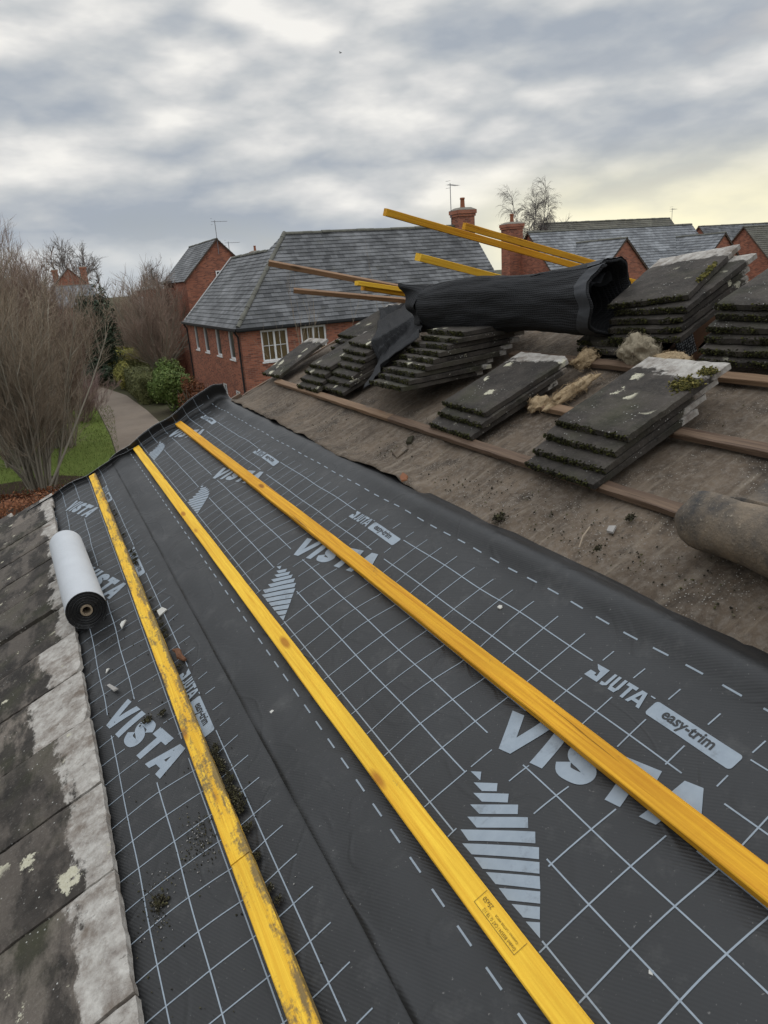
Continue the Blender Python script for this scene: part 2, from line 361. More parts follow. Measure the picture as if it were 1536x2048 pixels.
def slate(name, a, b, moss, row):
    n = mat(name); uv = n.co['UV']
    bt = n.n('ShaderNodeTexBrick'); bt.offset = 0.5; n.put(bt.inputs['Vector'], uv)
    for k, v in (('Scale', 1.0), ('Mortar Size', 0.006), ('Mortar Smooth', 0.1), ('Bias', 0.0), ('Brick Width', 0.33), ('Row Height', row)): bt.inputs[k].default_value = v
    bt.inputs['Color1'].default_value = (*a, 1); bt.inputs['Color2'].default_value = (*b, 1); bt.inputs['Mortar'].default_value = (0.018, 0.019, 0.021, 1)
    big = n.noise(n.scale(uv, (0.55, 0.9, 1)), 0.9, 5.0, 0.6)
    c = n.mix(n.map(big, 0.50, 0.62, 0.0, 0.6), bt.outputs['Color'], tuple(min(1, x * 1.5) for x in b))
    c = n.mix(n.map(n.noise(n.scale(uv, (1.6, 0.7, 1)), 1.6, 6.0, 0.65), 0.48, 0.72, 0.0, 0.6), c, tuple(x * 0.55 for x in a))
    c = n.mix(n.map(n.noise(uv, 2.2, 7.0, 0.7), 0.56, 0.72, 0.0, 0.75), c, moss)
    c = n.mix(n.map(n.noise(uv, 24.0, 3.0), 0.64, 0.74, 0.0, 0.5), c, (0.20, 0.20, 0.18))
    return fin(n, c, n.map(big, 0.4, 0.7, 0.62, 0.42), n.bump(n.math('ADD', n.math('MULTIPLY', bt.outputs['Fac'], -1.0), n.noise(uv, 9.0, 3.0)), 0.4, 0.012), 0.4)
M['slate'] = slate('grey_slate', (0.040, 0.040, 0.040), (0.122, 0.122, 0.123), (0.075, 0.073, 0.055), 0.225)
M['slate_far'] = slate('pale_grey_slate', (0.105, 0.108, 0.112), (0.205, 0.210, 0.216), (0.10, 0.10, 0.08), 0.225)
M['mossy_roof'] = slate('mossy_brown_tiles', (0.060, 0.052, 0.034), (0.085, 0.075, 0.048), (0.060, 0.064, 0.022), 0.225)
M['ridge'] = plain('lichened_ridge_tile', (0.135, 0.130, 0.108), 0.9, 0.45, 5.0, 0.2, 0.4)
M['lead'] = plain('weathered_lead', (0.34, 0.34, 0.33), 0.6, 0.35, 4.0)
M['white'] = plain('white_window_paint', (0.80, 0.80, 0.78), 0.5, 0.05)
M['black'] = plain('black_gutter_plastic', (0.018, 0.018, 0.019), 0.45, 0.2)
n = mat('window_glass'); M['glass'] = fin(n, n.mix(n.noise(n.co['Object'], 1.2, 3.0), (0.085, 0.058, 0.026), (0.17, 0.125, 0.065)), 0.08, None, 0.5)
n = mat('dark_window_glass'); M['darkglass'] = fin(n, n.mix(n.noise(n.co['Object'], 1.0, 3.0), (0.012, 0.013, 0.015), (0.03, 0.032, 0.035)), 0.06, None, 0.5)
M['terracotta'] = plain('terracotta_pot', (0.28, 0.10, 0.05), 0.85, 0.25)
M['render'] = plain('stained_cement', (0.20, 0.18, 0.145), 0.95, 0.35, 5.0)
M['metal'] = plain('galvanised_steel', (0.42, 0.43, 0.44), 0.4, 0.15)
M['aerial'] = plain('aerial_alloy', (0.22, 0.22, 0.23), 0.5, 0.15)
n = mat('punched_nail_plate'); o = n.co['Object']
v = n.voro(o, 85.0, rand=0.25); M['plate'] = fin(n, n.mix(n.map(v, 0.35, 0.5), (0.46, 0.47, 0.47), (0.05, 0.05, 0.05)), 0.45, None, 0.5, 0.3)
M['hem'] = plain('charcoal_hem_cloth', (0.038, 0.039, 0.042), 0.7, 0.3, 9.0, 0.3, 0.2)
M['soil'] = plain('dark_bed_soil', (0.045, 0.030, 0.020), 0.95, 0.5, 3.0, 0.1, 0.5)
M['dark'] = plain('roof_void_shade', (0.012, 0.010, 0.009), 0.95, 0.3, 4.0)
M['cardboard'] = plain('tan_core_tube', (0.26, 0.20, 0.135), 0.85, 0.15, 20.0)
M['rollgrey'] = plain('grey_fleece', (0.47, 0.48, 0.49), 0.75, 0.10, 7.0, 0.3, 0.15)
M['chip_white'] = plain('pale_mortar_chip', (0.50, 0.48, 0.43), 0.9, 0.2, 30.0)
M['chip_grey'] = plain('grey_slate_chip', (0.30, 0.28, 0.255), 0.9, 0.3, 30.0)
M['barkbrown'] = plain('red_brown_bark', (0.16, 0.075, 0.04), 0.9, 0.5, 40.0, 0.2, 0.6)
M['stamp'] = plain('black_stamp_ink', (0.10, 0.062, 0.012), 0.8, 0.4, 60.0)
M['bird'] = plain('dark_feathers', (0.03, 0.03, 0.035), 0.8)

n = mat('ground_earth'); o = n.co['Object']
c = n.mix(n.map(n.noise(o, 0.09, 6.0, 0.6), 0.42, 0.58), (0.050, 0.042, 0.026), (0.045, 0.062, 0.020))
M['ground'] = fin(n, n.mix(n.noise(o, 2.5, 5.0), c, (0.075, 0.065, 0.04)), 0.95, None, 0.1)
n = mat('lawn_turf'); o = n.co['Object']
c = n.mix(n.noise(o, 0.8, 6.0, 0.65), (0.075, 0.115, 0.020), (0.150, 0.180, 0.045)); c = n.mix(n.map(n.noise(o, 14.0, 4.0), 0.5, 0.8, 0.0, 0.6), c, (0.12, 0.12, 0.04))
M['lawn'] = fin(n, c, 0.95, n.bump(n.noise(o, 18.0, 4.0), 0.7, 0.05), 0.1)
n = mat('hoggin_path'); o = n.co['Object']
c = n.mix(n.noise(o, 0.5, 6.0, 0.6), (0.165, 0.130, 0.100), (0.26, 0.212, 0.168)); c = n.mix(n.map(n.noise(o, 2.2, 6.0), 0.5, 0.75, 0.0, 0.4), c, (0.16, 0.12, 0.085))
M['path'] = fin(n, c, 0.9, n.bump(n.noise(o, 20.0, 4.0), 0.4, 0.03), 0.2)

def foliage(name, a, b, c3):
    n = mat(name); isl = n.n('ShaderNodeNewGeometry').outputs['Random Per Island']
    big = n.noise(n.co['Object'], 1.3, 3.0)
    c = n.ramp(isl, [(0.0, a), (0.6, b), (1.0, c3)])
    c = n.mix(n.map(big, 0.4, 0.65, 0.0, 0.4), c, tuple(x * 0.6 for x in a))
    return fin(n, c, 0.7, None, 0.25)
M['laurel'] = foliage('laurel_leaf', (0.062, 0.105, 0.018), (0.115, 0.170, 0.034), (0.24, 0.29, 0.09))
M['privet'] = foliage('dark_hedge_leaf', (0.085, 0.095, 0.032), (0.145, 0.150, 0.055), (0.22, 0.21, 0.09))
M['yellowhedge'] = foliage('yellow_hedge_leaf', (0.16, 0.16, 0.030), (0.29, 0.27, 0.06), (0.42, 0.37, 0.11))
M['holly'] = foliage('dark_evergreen_leaf', (0.026, 0.042, 0.022), (0.048, 0.072, 0.040), (0.13, 0.155, 0.105))
M['rust'] = foliage('rusty_beech_leaf', (0.13, 0.046, 0.020), (0.22, 0.085, 0.036), (0.32, 0.14, 0.065))

def twig(name, a, b):
    n = mat(name); isl = n.n('ShaderNodeNewGeometry').outputs['Random Per Island']
    return fin(n, n.mix(isl, a, b), 0.85, None, 0.2)
M['bark_grey'] = twig('grey_green_bark', (0.17, 0.148, 0.110), (0.33, 0.295, 0.235))
M['twig_red'] = twig('red_brown_twig', (0.180, 0.122, 0.092), (0.34, 0.250, 0.195))
M['twig_grey'] = twig('grey_brown_twig', (0.175, 0.146, 0.110), (0.36, 0.31, 0.24))
M['twig_pink'] = twig('pink_brown_twig', (0.19, 0.125, 0.110), (0.34, 0.245, 0.22))
M['twig_tan'] = twig('tan_twig', (0.21, 0.160, 0.115), (0.36, 0.29, 0.21))
M['birch'] = twig('pale_birch_bark', (0.26, 0.24, 0.215), (0.42, 0.40, 0.37))
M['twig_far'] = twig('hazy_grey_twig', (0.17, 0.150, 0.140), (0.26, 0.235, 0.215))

# ------------------------------------------------------------------ the house whose roof we stand on
house = thing('house', 'house under the stripped roof in the foreground', 'house', T(0, 0, 0))
U_EAVE, U_RIDGE, V0, V1 = -1.46, 2.72, -3.0, 5.53
def rp(u, v, h=0.0): return RM @ Vector((u, v, h))
mb = MB()                                               # deck under everything, near-black to paint the roof void's shade; open at the truss
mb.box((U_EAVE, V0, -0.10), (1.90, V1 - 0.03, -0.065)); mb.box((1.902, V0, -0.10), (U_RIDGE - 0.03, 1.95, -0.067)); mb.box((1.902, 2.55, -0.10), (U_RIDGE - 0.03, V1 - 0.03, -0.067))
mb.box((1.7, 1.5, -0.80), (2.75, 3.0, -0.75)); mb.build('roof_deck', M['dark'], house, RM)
rx, rz = rp(U_RIDGE, 0).x, rp(U_RIDGE, 0).z; ex, ez = rp(U_EAVE + 0.3, 0).x, rp(U_EAVE + 0.3, 0).z - 0.14
bx = 2 * rx - ex
mb = MB()
for y, flip in ((V0 + 0.06, False), (V1 - 0.08, True)):
    p = [(ex, y, 0), (bx, y, 0), (bx, y, ez), (rx, y, rz - 0.14), (ex, y, ez)]; mb.poly(p[::-1] if flip else p)
mb.poly([(ex, V1 - 0.08, 0), (ex, V0 + 0.06, 0), (ex, V0 + 0.06, ez), (ex, V1 - 0.08, ez)])
mb.poly([(bx, V0 + 0.06, 0), (bx, V1 - 0.08, 0), (bx, V1 - 0.08, ez), (bx, V0 + 0.06, ez)])
mb.build('wall', M['brick'], house)
mb = MB()                                               # the far slope
BM = Matrix(((-cph, 0, sph, 2 * rx), (0, 1, 0, 0), (0, 0, 1, 0), (0, 0, 0, 1)))
bs = [(rx + 0.02, rz - 0.05), (bx + 0.3, ez - 0.02)]
mb.poly([(bs[0][0], V0, bs[0][1]), (bs[1][0], V0, bs[1][1]), (bs[1][0], V1, bs[1][1]), (bs[0][0], V1, bs[0][1])])
mb.poly([(bs[0][0], V1, bs[0][1] - 0.05), (bs[1][0], V1, bs[1][1] - 0.05), (bs[1][0], V0, bs[1][1] - 0.05), (bs[0][0], V0, bs[0][1] - 0.05)])
mb.build('far_slope', M['mossy_roof'], house)
mb = MB()                                               # barge boards along the far verge
mb.box((U_EAVE, 5.455, -0.16), (0.95, 5.49, -0.012)); mb.box((0.95, 5.45, -0.16), (U_RIDGE, 5.475, -0.035)); mb.box((0.97, 5.40, -0.14), (U_RIDGE, 5.428, -0.02))
mb.build('barge_board', M['palewood'], house, RM)


def sn(x, y=0.0, z=0.0): return noise.noise((x, y, z))
def sstep(a, b, x):
    t = min(1.0, max(0.0, (x - a) / (b - a))); return t * t * (3 - 2 * t)


def felt_h(u, v):
    hh = -0.012 + 0.006 * math.sin(v * 2 * math.pi / 0.45) * (0.6 + 0.4 * sn(u * 2, v)) + 0.010 * sn(u * 5, v * 4) + 0.005 * sn(u * 13, v * 11, 3)
    for j, vj in enumerate((4.15, 2.55, 0.9)):          # laps between felt lengths
        q = v + 0.10 * sn(u * 1.3, j) - 0.15 * (u - 0.8) - vj; hh += 0.013 * math.exp(-q / 0.22) if q > 0 else 0.0
    return hh
def felt_lo(v): return (0.835 + 0.035 * sn(v * 1.7, 3) + 0.016 * sn(v * 9, 1)) if v > 2.35 else 0.80
vs = np.arange(V0, 5.42, 0.03); us = np.linspace(0, 1, 66)
mb_v, mb_f = [], []
for v in vs:
    lo = felt_lo(v); hi = 2.66
    for t in us:
        u = lo + (hi - lo) * t; hh = felt_h(u, v)
        if v > 2.35 and t < 0.02: hh += 0.012 + 0.012 * sn(v * 5, 8)
        if v > 5.15: hh += 0.02 * sstep(5.15, 5.4, v) * sn(u * 6, 2) - 0.015 * sstep(5.25, 5.4, v)
        mb_v.append((u, v, hh + (0.014 if v > 2.35 else 0.0) * (1 - sstep(0.84, 1.0, u))))
nu = len(us)
for i in range(len(vs) - 1):
    for j in range(nu - 1):
        a = i * nu + j
        if 1.93 < mb_v[a][0] < 2.56 and 1.97 < mb_v[a][1] < 2.53: continue      # torn open over the truss
        mb_f.append((a, a + 1, a + nu + 1, a + nu))
felt = obj('felt_underlay', make_mesh('felt_underlay', mb_v, mb_f, M['felt'], smooth=True), house, RM)
sm = felt.modifiers.new('thickness', 'SOLIDIFY'); sm.thickness = 0.003; sm.offset = -1


# ------------------------------------------------------------------ new membranes with their print
def wav(u, v): return 0.004 * sn(u * 3.1, v * 2.3, 1) + 0.0022 * sn(u * 8, v * 6, 2)
def upper_h(u, v):
    b = 0.0
    for a0, a1 in ((-0.13, 0.045), (0.10, 0.405), (0.465, 0.80)):
        if a0 < u < a1: b = math.sin(math.pi * (u - a0) / (a1 - a0))
    sag = 0.5 + 0.5 * math.sin(v * 2 * math.pi / 0.45 + 0.6)
    hh = 0.0065 + b * (0.0050 + 0.0075 * sag + (1.2 + 1.6 * sstep(2.5, 4.8, v)) * wav(u, v)) + 0.0012 * sag
    big = 0.034 * (1 - 0.62 * sstep(2.0, 3.2, v)) * (1 + 0.35 * sn(v * 1.6, 9))
    hh += big * math.exp(-((u - 0.79 - 0.012 * sn(v * 2, 4)) / 0.055) ** 2)
    hh -= 0.020 * sstep(0.80, 0.868, u)
    if u < -0.02: hh += 0.006 * max(0, sn(v * 3.2, 5)) * sstep(-0.03, -0.132, u) * 1.6 + 0.010 * sstep(4.2, 5.2, v) * abs(sn(v * 3.0, u * 2))
    if u < 0.03: hh = max(hh, lower_h(u, v) + 0.003 + 0.003 * max(0, sn(v * 2.6, 11)) * sstep(-0.06, -0.132, u))
    return hh
def lower_h(u, v):
    b = 0.0
    for a0, a1 in ((-0.62, -0.325), (-0.262, -0.02)):
        if a0 < u < a1: b = math.sin(math.pi * (u - a0) / (a1 - a0))
    sag = 0.5 + 0.5 * math.sin(v * 2 * math.pi / 0.45 + 2.0)
    return -0.001 + b * (0.004 + 0.0075 * sag + (1.3 + 1.2 * sstep(2.5, 4.8, v)) * wav(u + 5, v)) + 0.007 * sstep(3.0, 5.0, v) * b * abs(sn(v * 3.4, u * 2.5, 6))


CURL = [(0.0, 0.0, 0.0)]
for k in range(40):                                     # profile of the turned-up end: bends up and a little back over itself
    th = math.radians(112) * sstep(0.0, 0.62, (k + 0.5) / 40)
    CURL.append((CURL[-1][0] + math.cos(th) / 40, CURL[-1][1] + math.sin(th) / 40, th))
def place(u, v, hf, lift, extra=0.0):
    """a point of the sheet; past v = 5.45 the sheet curls up at the verge"""
    VB = 5.45 + 0.025 * sn(u * 2.6, 7)
    hh = hf(u, min(v, VB))
    if v <= VB: return Vector((u, v, hh + extra))
    s = min(1.0, (v - VB) / (5.64 - VB)) * 39.999; k = int(s); f = s - k
    x, z, th = [CURL[k][q] * (1 - f) + CURL[k + 1][q] * f for q in range(3)]
    sc = lift(u) / CURL[-1][1] * (1 + 0.06 * sn(u * 7, s * 0.05))
    return Vector((u, VB + x * sc - math.sin(th) * extra, hh + z * sc + math.cos(th) * extra))
lift_up = lambda u: 0.046 + 0.062 * sstep(-0.05, 0.85, u) + 0.022 * sstep(-0.08, 0.12, u) + 0.008 * sn(u * 4, 1)
lift_lo = lambda u: 0.042 + 0.006 * sn(u * 7, 2)


class Sheet:
    def __init__(s, hf, lift, u0, u1, v0, v1):
        s.hf, s.lift = hf, lift; s.v = []; s.f = []; s.mi = []
        us = np.linspace(u0, u1, int((u1 - u0) / 0.014) + 2); vs = np.linspace(v0, v1, int((v1 - v0) / 0.022) + 2)
        s.u0, s.u1, s.vmin, s.vmax = u0, u1, v0, v1
        for v in vs:
            for u in us:
                uu = u + (0.0025 * sn(v * 7, 3) if u == us[0] or u == us[-1] else 0)
                s.v.append(place(uu, v, hf, lift))
        nu, nv = len(us), len(vs); m = nu * nv
        s.v += [place(u, v, hf, lift, -0.0013) for v in vs for u in us]
        for i in range(nv - 1):
            for j in range(nu - 1):
                a = i * nu + j; s.f.append((a, a + 1, a + nu + 1, a + nu)); s.mi.append(0)
                s.f.append((m + a, m + a + nu, m + a + nu + 1, m + a + 1)); s.mi.append(1)
        rim = [j for j in range(nu)] + [i * nu + nu - 1 for i in range(1, nv)] + [(nv - 1) * nu + j for j in range(nu - 2, -1, -1)] + [i * nu for i in range(nv - 2, 0, -1)]
        for a, b in zip(rim, rim[1:] + rim[:1]): s.f.append((a, m + a, m + b, b)); s.mi.append(1 if s.v[a].y > 5.45 else 0)
    def P(s, u, v, e=0.0009): return place(u, v, s.hf, s.lift, e)
    def quad(s, a, b, c, d, e=0.0009, mi=2, step=0.018):
        if sum(p[0] * q[1] - q[0] * p[1] for p, q in ((a, b), (b, c), (c, d), (d, a))) < 0: a, b, c, d = d, c, b, a
        if min(p[1] for p in (a, b, c, d)) > s.vmax - 0.004 or max(p[1] for p in (a, b, c, d)) < s.vmin: return
        L = lambda p, q: math.hypot(p[0] - q[0], p[1] - q[1])
        nx = max(1, math.ceil(max(L(a, b), L(d, c)) / step)); ny = max(1, math.ceil(max(L(a, d), L(b, c)) / step)); b0 = len(s.v)
        for j in range(ny + 1):
            for i in range(nx + 1):
                x, y = i / nx, j / ny
                u = (1 - y) * ((1 - x) * a[0] + x * b[0]) + y * ((1 - x) * d[0] + x * c[0])
                v = (1 - y) * ((1 - x) * a[1] + x * b[1]) + y * ((1 - x) * d[1] + x * c[1])
                s.v.append(s.P(u, min(v, s.vmax - 0.003), e))
        for j in range(ny):
            for i in range(nx):
                k = b0 + j * (nx + 1) + i; s.f.append((k, k + 1, k + nx + 2, k + nx + 1)); s.mi.append(mi)
    def seg(s, a, b, w=0.0031):
        dx, dy = b[0] - a[0], b[1] - a[1]; l = math.hypot(dx, dy); nx, ny = -dy / l * w / 2, dx / l * w / 2
        s.quad((a[0] + nx, a[1] + ny), (a[0] - nx, a[1] - ny), (b[0] - nx, b[1] - ny), (b[0] + nx, b[1] + ny))
    def text(s, body, size, org, ax, ay, e=0.0014, mi=0, squash=1.0, bold=0.0):
        cu = bpy.data.curves.new('t', 'FONT'); cu.body = body; cu.size = size; cu.offset = bold; cu.resolution_u = 3
        to = bpy.data.objects.new('t', cu); COL.objects.link(to); bpy.context.view_layer.update()
        me = bpy.data.meshes.new_from_object(to.evaluated_get(bpy.context.evaluated_depsgraph_get())); b0 = len(s.v)
        for q in me.vertices: s.v.append(s.P(org[0] + ax[0] * q.co.x * squash + ay[0] * q.co.y, org[1] + ax[1] * q.co.x * squash + ay[1] * q.co.y, e))
        for p in me.polygons: s.f.append(tuple(b0 + k for k in p.vertices)); s.mi.append(mi)
        bpy.data.objects.remove(to); bpy.data.meshes.remove(me); bpy.data.curves.remove(cu)


def catmull(pts, k=5):
    out = []
    for i in range(len(pts) - 1):
        p = [Vector(pts[max(0, min(len(pts) - 1, j))]) for j in (i - 1, i, i + 1, i + 2)]
        for t in [j / k for j in range(k)]:
            out.append(0.5 * (2 * p[1] + (p[2] - p[0]) * t + (2 * p[0] - 5 * p[1] + 4 * p[2] - p[3]) * t * t + (3 * p[1] - p[0] - 3 * p[2] + p[3]) * t ** 3))
    return out + [Vector(pts[-1])]


BX, BY = (0.265, -0.964), (0.964, 0.265)
LEAF = [[(.227, 1.122), (.243, 1.101), (.228, 1.084), (.2275, 1.103)], [(.215, 1.092), (.250, 1.047), (.237, 1.032), (.215, 1.059)],
        [(.199, 1.071), (.251, 1.007), (.237, .992), (.200, 1.038)], [(.178, 1.053), (.249, .971), (.235, .955), (.179, 1.019)],
        [(.157, 1.034), (.245, .934), (.231, .916), (.157, .998)], [(.130, 1.022), (.236, .900), (.221, .882), (.128, .989)],
        [(.115, .995), (.221, .871), (.206, .854), (.116, .961)], [(.116, .953), (.203, .849), (.189, .833), (.115, .921)],
        [(.116, .911), (.186, .829), (.172, .811), (.116, .879)], [(.116, .869), (.169, .808), (.155, .792), (.115, .839)],
        [(.116, .829), (.151, .788), (.137, .772), (.117, .796)], [(.116, .787), (.134, .768), (.117, .748), (.1165, .768)]]
LEAF_HULL = [(.230, 1.140), (.265, 1.05), (.262, .95), (.235, .865), (.170, .785), (.120, .735), (.104, .745), (.104, 1.01), (.13, 1.04)]


def inpoly(u, v, P):
    r = False
    for i in range(len(P)):
        (x0, y0), (x1, y1) = P[i], P[i - 1]
        if (y0 > v) != (y1 > v) and u < (x1 - x0) * (v - y0) / (y1 - y0) + x0: r = not r
    return r


def print_pattern(s, du, dv):
    """the sheet's print, drawn in the pattern's own (u, v) and shifted by (du, dv); the pattern repeats every 1.4 m"""
    per = 1.4
    def blocked(u, v):
        for k in range(-3, 6):
            w = v - k * per
            if not 0.5 < w < 1.4: continue
            if 0.566 < u < 0.632 and 0.722 < w < 1.146: return True
            x = (u - .307) * BX[0] + (w - 1.122) * BX[1]; y = (u - .307) * BY[0] + (w - 1.122) * BY[1]
            if -0.012 < y < 0.117 and -0.05 < x < 0.468: return True
            if inpoly(u, w, LEAF_HULL): return True
        return False
    def line(a, b):
        L = math.hypot(b[0] - a[0], b[1] - a[1]); m = max(2, int(L / 0.006)); run = None
        for i in range(m + 1):
            t = i / m; p = (a[0] + (b[0] - a[0]) * t, a[1] + (b[1] - a[1]) * t); out = blocked(*p)
            if not out and run is None: run = p
            if (out or i == m) and run is not None:
                if math.hypot(p[0] - run[0], p[1] - run[1]) > 0.008: s.seg((run[0] + du, run[1] + dv), (p[0] + du, p[1] + dv))
                run = None
    lo, hi = s.vmin - dv, s.vmax - dv
    for u in (.117, .217, .317, .418, .518, .619):
        if s.u0 < u + du < s.u1: line((u, lo), (u, hi))
    k0, k1 = math.ceil((lo - .8315) / .1), math.floor((hi - .8315) / .1)
    for k in range(k0, k1 + 1): line((max(.101, s.u0 - du + 0.002), .8315 + .1 * k), (.670, .8315 + .1 * k))
    for u, p0, per_d in () if du else ((.725, .824, .0943), (.016, .819, .0914)):
        if not s.u0 < u + du < s.u1: continue
        for k in range(int((lo - p0) / per_d), int((hi - p0) / per_d) + 1):
            v = p0 + k * per_d; s.seg((u + du, v + dv), (u + du, v + .046 + dv), 0.0040)
    for k in range(-3, 6):
        oy = k * per + dv
        if not (s.vmin - 0.6 < oy + .95 < s.vmax + 0.5): continue
        Q = lambda *pts, e=0.0011, mi=2: s.quad(*[(p[0] + du, p[1] + oy) for p in pts], e=e, mi=mi)
        TX = lambda x, y: (.307 + BX[0] * x + BY[0] * y, 1.122 + BX[1] * x + BY[1] * y)
        H = .105
        for q in ([(-.04, H), (-.005, H), (.0345, 0), (.0005, 0)], [(.0005, 0), (.0345, 0), (.077, H), (.043, H)],
                  [(.0885, 0), (.0885, H), (.1215, H), (.1215, 0)],
                  [(.238, H), (.336, H), (.336, H - .030), (.238, H - .030)], [(.2705, H - .030), (.3035, H - .030), (.3035, 0), (.2705, 0)],
                  [(.343, 0), (.377, 0), (.4175, H), (.382, H)], [(.4235, 0), (.458, 0), (.4185, H), (.388, H)], [(.372, .020), (.430, .020), (.422, .043), (.380, .043)]):
            Q(*[TX(*p) for p in q], e=0.0011 + (0.0002 if q[0][1] == .020 or q[0][0] == .4235 or q[0][0] == .0005 else 0))
        cen = catmull([(.217, .070), (.206, .085), (.184, .0890), (.163, .083), (.158, .070), (.168, .0585), (.188, .052), (.207, .043), (.212, .030), (.203, .018), (.183, .0155), (.162, .0195), (.150, .037)], 4)
        for i in range(len(cen) - 1):
            ds = [(cen[min(j + 1, len(cen) - 1)] - cen[max(j - 1, 0)]).normalized() for j in (i, i + 1)]
            o0, o1 = [Vector((-t.y, t.x)) * .0155 for t in ds]
            Q(TX(*(cen[i] + o0)), TX(*(cen[i] - o0)), TX(*(cen[i + 1] - o1)), TX(*(cen[i + 1] + o1)))
        for b in LEAF: Q(*b)
        # maker's mark, JUTA, and the easy-trim plate
        JX = lambda x, y: (.578 + y, 1.136 - x)
        for q in ([(0, 0), (.022, .0), (.022, .019), (.003, .019)], [(.022, 0), (.043, 0), (.043, .012), (.022, .012)], [(.030, .012), (.043, .012), (.043, .042), (.024, .034)], [(.003, .041), (.043, .042), (.030, .026), (.016, .030)]):
            Q(*[JX(*p) for p in q])
        hh = .041
        for q in ([(.052, 0), (.061, 0), (.061, .009), (.050, .009)], [(.061, 0), (.0695, .006), (.0695, hh), (.061, hh)],
                  [(.075, .010), (.0835, .010), (.0835, hh), (.075, hh)], [(.079, 0), (.098, 0), (.1005, .010), (.0765, .010)], [(.0935, .010), (.102, .010), (.102, hh), (.0935, hh)],
                  [(.106, hh), (.136, hh), (.136, hh - .009), (.106, hh - .009)], [(.1165, hh - .009), (.1255, hh - .009), (.1255, 0), (.1165, 0)],
                  [(.133, 0), (.142, 0), (.1565, hh), (.146, hh)], [(.1645, 0), (.174, 0), (.161, hh), (.1515, hh)], [(.140, .008), (.168, .008), (.165, .016), (.143, .016)],
                  [(.171, .039), (.183, .039), (.183, .042), (.171, .042)]):
            Q(*[JX(*p) for p in q], e=0.0011 + (0.0002 if q[0][1] == .008 or q[0][0] == .1645 else 0))
        r = .008; a0, a1, b0, b1 = .190, .400, -.001, .039
        Q(JX(a0 + r, b0), JX(a1 - r, b0), JX(a1 - r, b1), JX(a0 + r, b1))
        for xa, xb, sx in ((a0 + r, a0, -1), (a1 - r, a1, 1)):
            Q(JX(xa, b0 + r), JX(xb, b0 + r), JX(xb, b1 - r), JX(xa, b1 - r))
            for yb, sy in ((b0 + r, -1), (b1 - r, 1)):
                for t in range(4):
                    q0, q1 = t * math.pi / 8, (t + 1) * math.pi / 8
                    Q(JX(xa, yb), JX(xa + sx * r * math.cos(q0), yb + sy * r * math.sin(q0)), JX(xa + sx * r * math.cos(q1), yb + sy * r * math.sin(q1)), JX(xa, yb))
        if s.vmin < oy + .70 and oy + .95 < s.vmax:
            s.text('easy-trim', .036, (JX(.222, .012)[0] + du, JX(.222, 0)[1] + oy), (0, -1), (1, 0), e=0.0019, mi=0, squash=0.93, bold=0.0009)


def build_sheet(s, name, label):
    o = obj(name, make_mesh(name, s.v, s.f, [M['membrane'], M['underside'], M['ink']], s.mi, smooth=True), None, RM)
    return tag(o, label, 'roofing membrane')
sh = Sheet(lower_h, lift_lo, -0.80, 0.06, -0.2, 5.64); print_pattern(sh, -0.851, 1.125)
build_sheet(sh, 'roofing_membrane', 'lower dark grey printed membrane strip beside the laid tiles, under the dirty batten')
sh = Sheet(upper_h, lift_up, -0.132, 0.868, -0.2, 5.64); print_pattern(sh, 0.0, 0.0)
build_sheet(sh, 'roofing_membrane', 'upper dark grey printed membrane strip, its far end curled up over the verge')


# ------------------------------------------------------------------ battens
def batten_mesh(L, wid=0.050, hei=0.025, warp=0.0, seed=0, material=None, rough=0.0006):
    c = 0.0022; prof = [(-wid / 2 + c, 0), (wid / 2 - c, 0), (wid / 2, c), (wid / 2, hei - c), (wid / 2 - c, hei), (-wid / 2 + c, hei), (-wid / 2, hei - c), (-wid / 2, c)]
    m = max(3, int(L / 0.05)); V = []; F = []
    for i in range(m + 1):
        x = L * i / m; off = warp * math.sin(math.pi * i / m) + 0.0015 * sn(x * 3, seed)
        for k, (y, z) in enumerate(prof): V.append((x + (0.002 * sn(k, seed, 4) if i in (0, m) else 0), y + off + rough * sn(x * 9, k, seed), z + rough * sn(x * 8, k + 20, seed)))
    for i in range(m):
        for k in range(8): a = i * 8 + k; b = i * 8 + (k + 1) % 8; F.append((a, a + 8, b + 8, b))
    F.append(tuple(range(8))); F.append(tuple(m * 8 + k for k in range(7, -1, -1)))
    return make_mesh('timber_batten', V, F, material)
def roof_batten(u, v0, v1, h, material, label, group=None, du=0.0, warp=0.0, dirt=0.0, seed=0, **k):
    """runs along the eaves from (u, v0) to (u+du, v1)"""
    L = math.hypot(v1 - v0, du); a = math.atan2(v1 - v0, du)
    o = obj('timber_batten', batten_mesh(L, warp=warp, seed=seed, material=material, **k), None, RM @ T(u, v0, h) @ RZ(a))
    o.color = (dirt, 0.5, 0.5, 1); return tag(o, label, 'batten', group)
def loose_batten(a, b, material, label, group, hei=0.025, wid=0.05, dirt=0.0, seed=0, roll=0.0):
    a, b = Vector(a), Vector(b); x = (b - a).normalized(); y = Vector((0, 0, 1)).cross(x).normalized(); z = x.cross(y)
    Mx = Matrix(((x.x, y.x, z.x, a.x), (x.y, y.y, z.y, a.y), (x.z, y.z, z.z, a.z), (0, 0, 0, 1))) @ RX(roll) @ T(0, 0, -hei / 2)
    o = obj('timber_batten', batten_mesh((b - a).length, wid=wid, hei=hei, seed=seed, material=material), None, Mx); o.color = (dirt, 0.5, 0.5, 1)
    return tag(o, label, 'batten', group)
GN = 'new yellow battens fixed across the membrane'
roof_batten(-0.293, -0.1, 1.327, 0.0075, M['yellow'], 'nearest length of the dirty yellow batten beside the laid tiles', GN, dirt=0.74, seed=1)
roof_batten(-0.293, 1.331, 4.70, 0.0075, M['yellow'], 'long middle length of dirty yellow batten with moss clods along it', GN, dirt=0.80, seed=2)
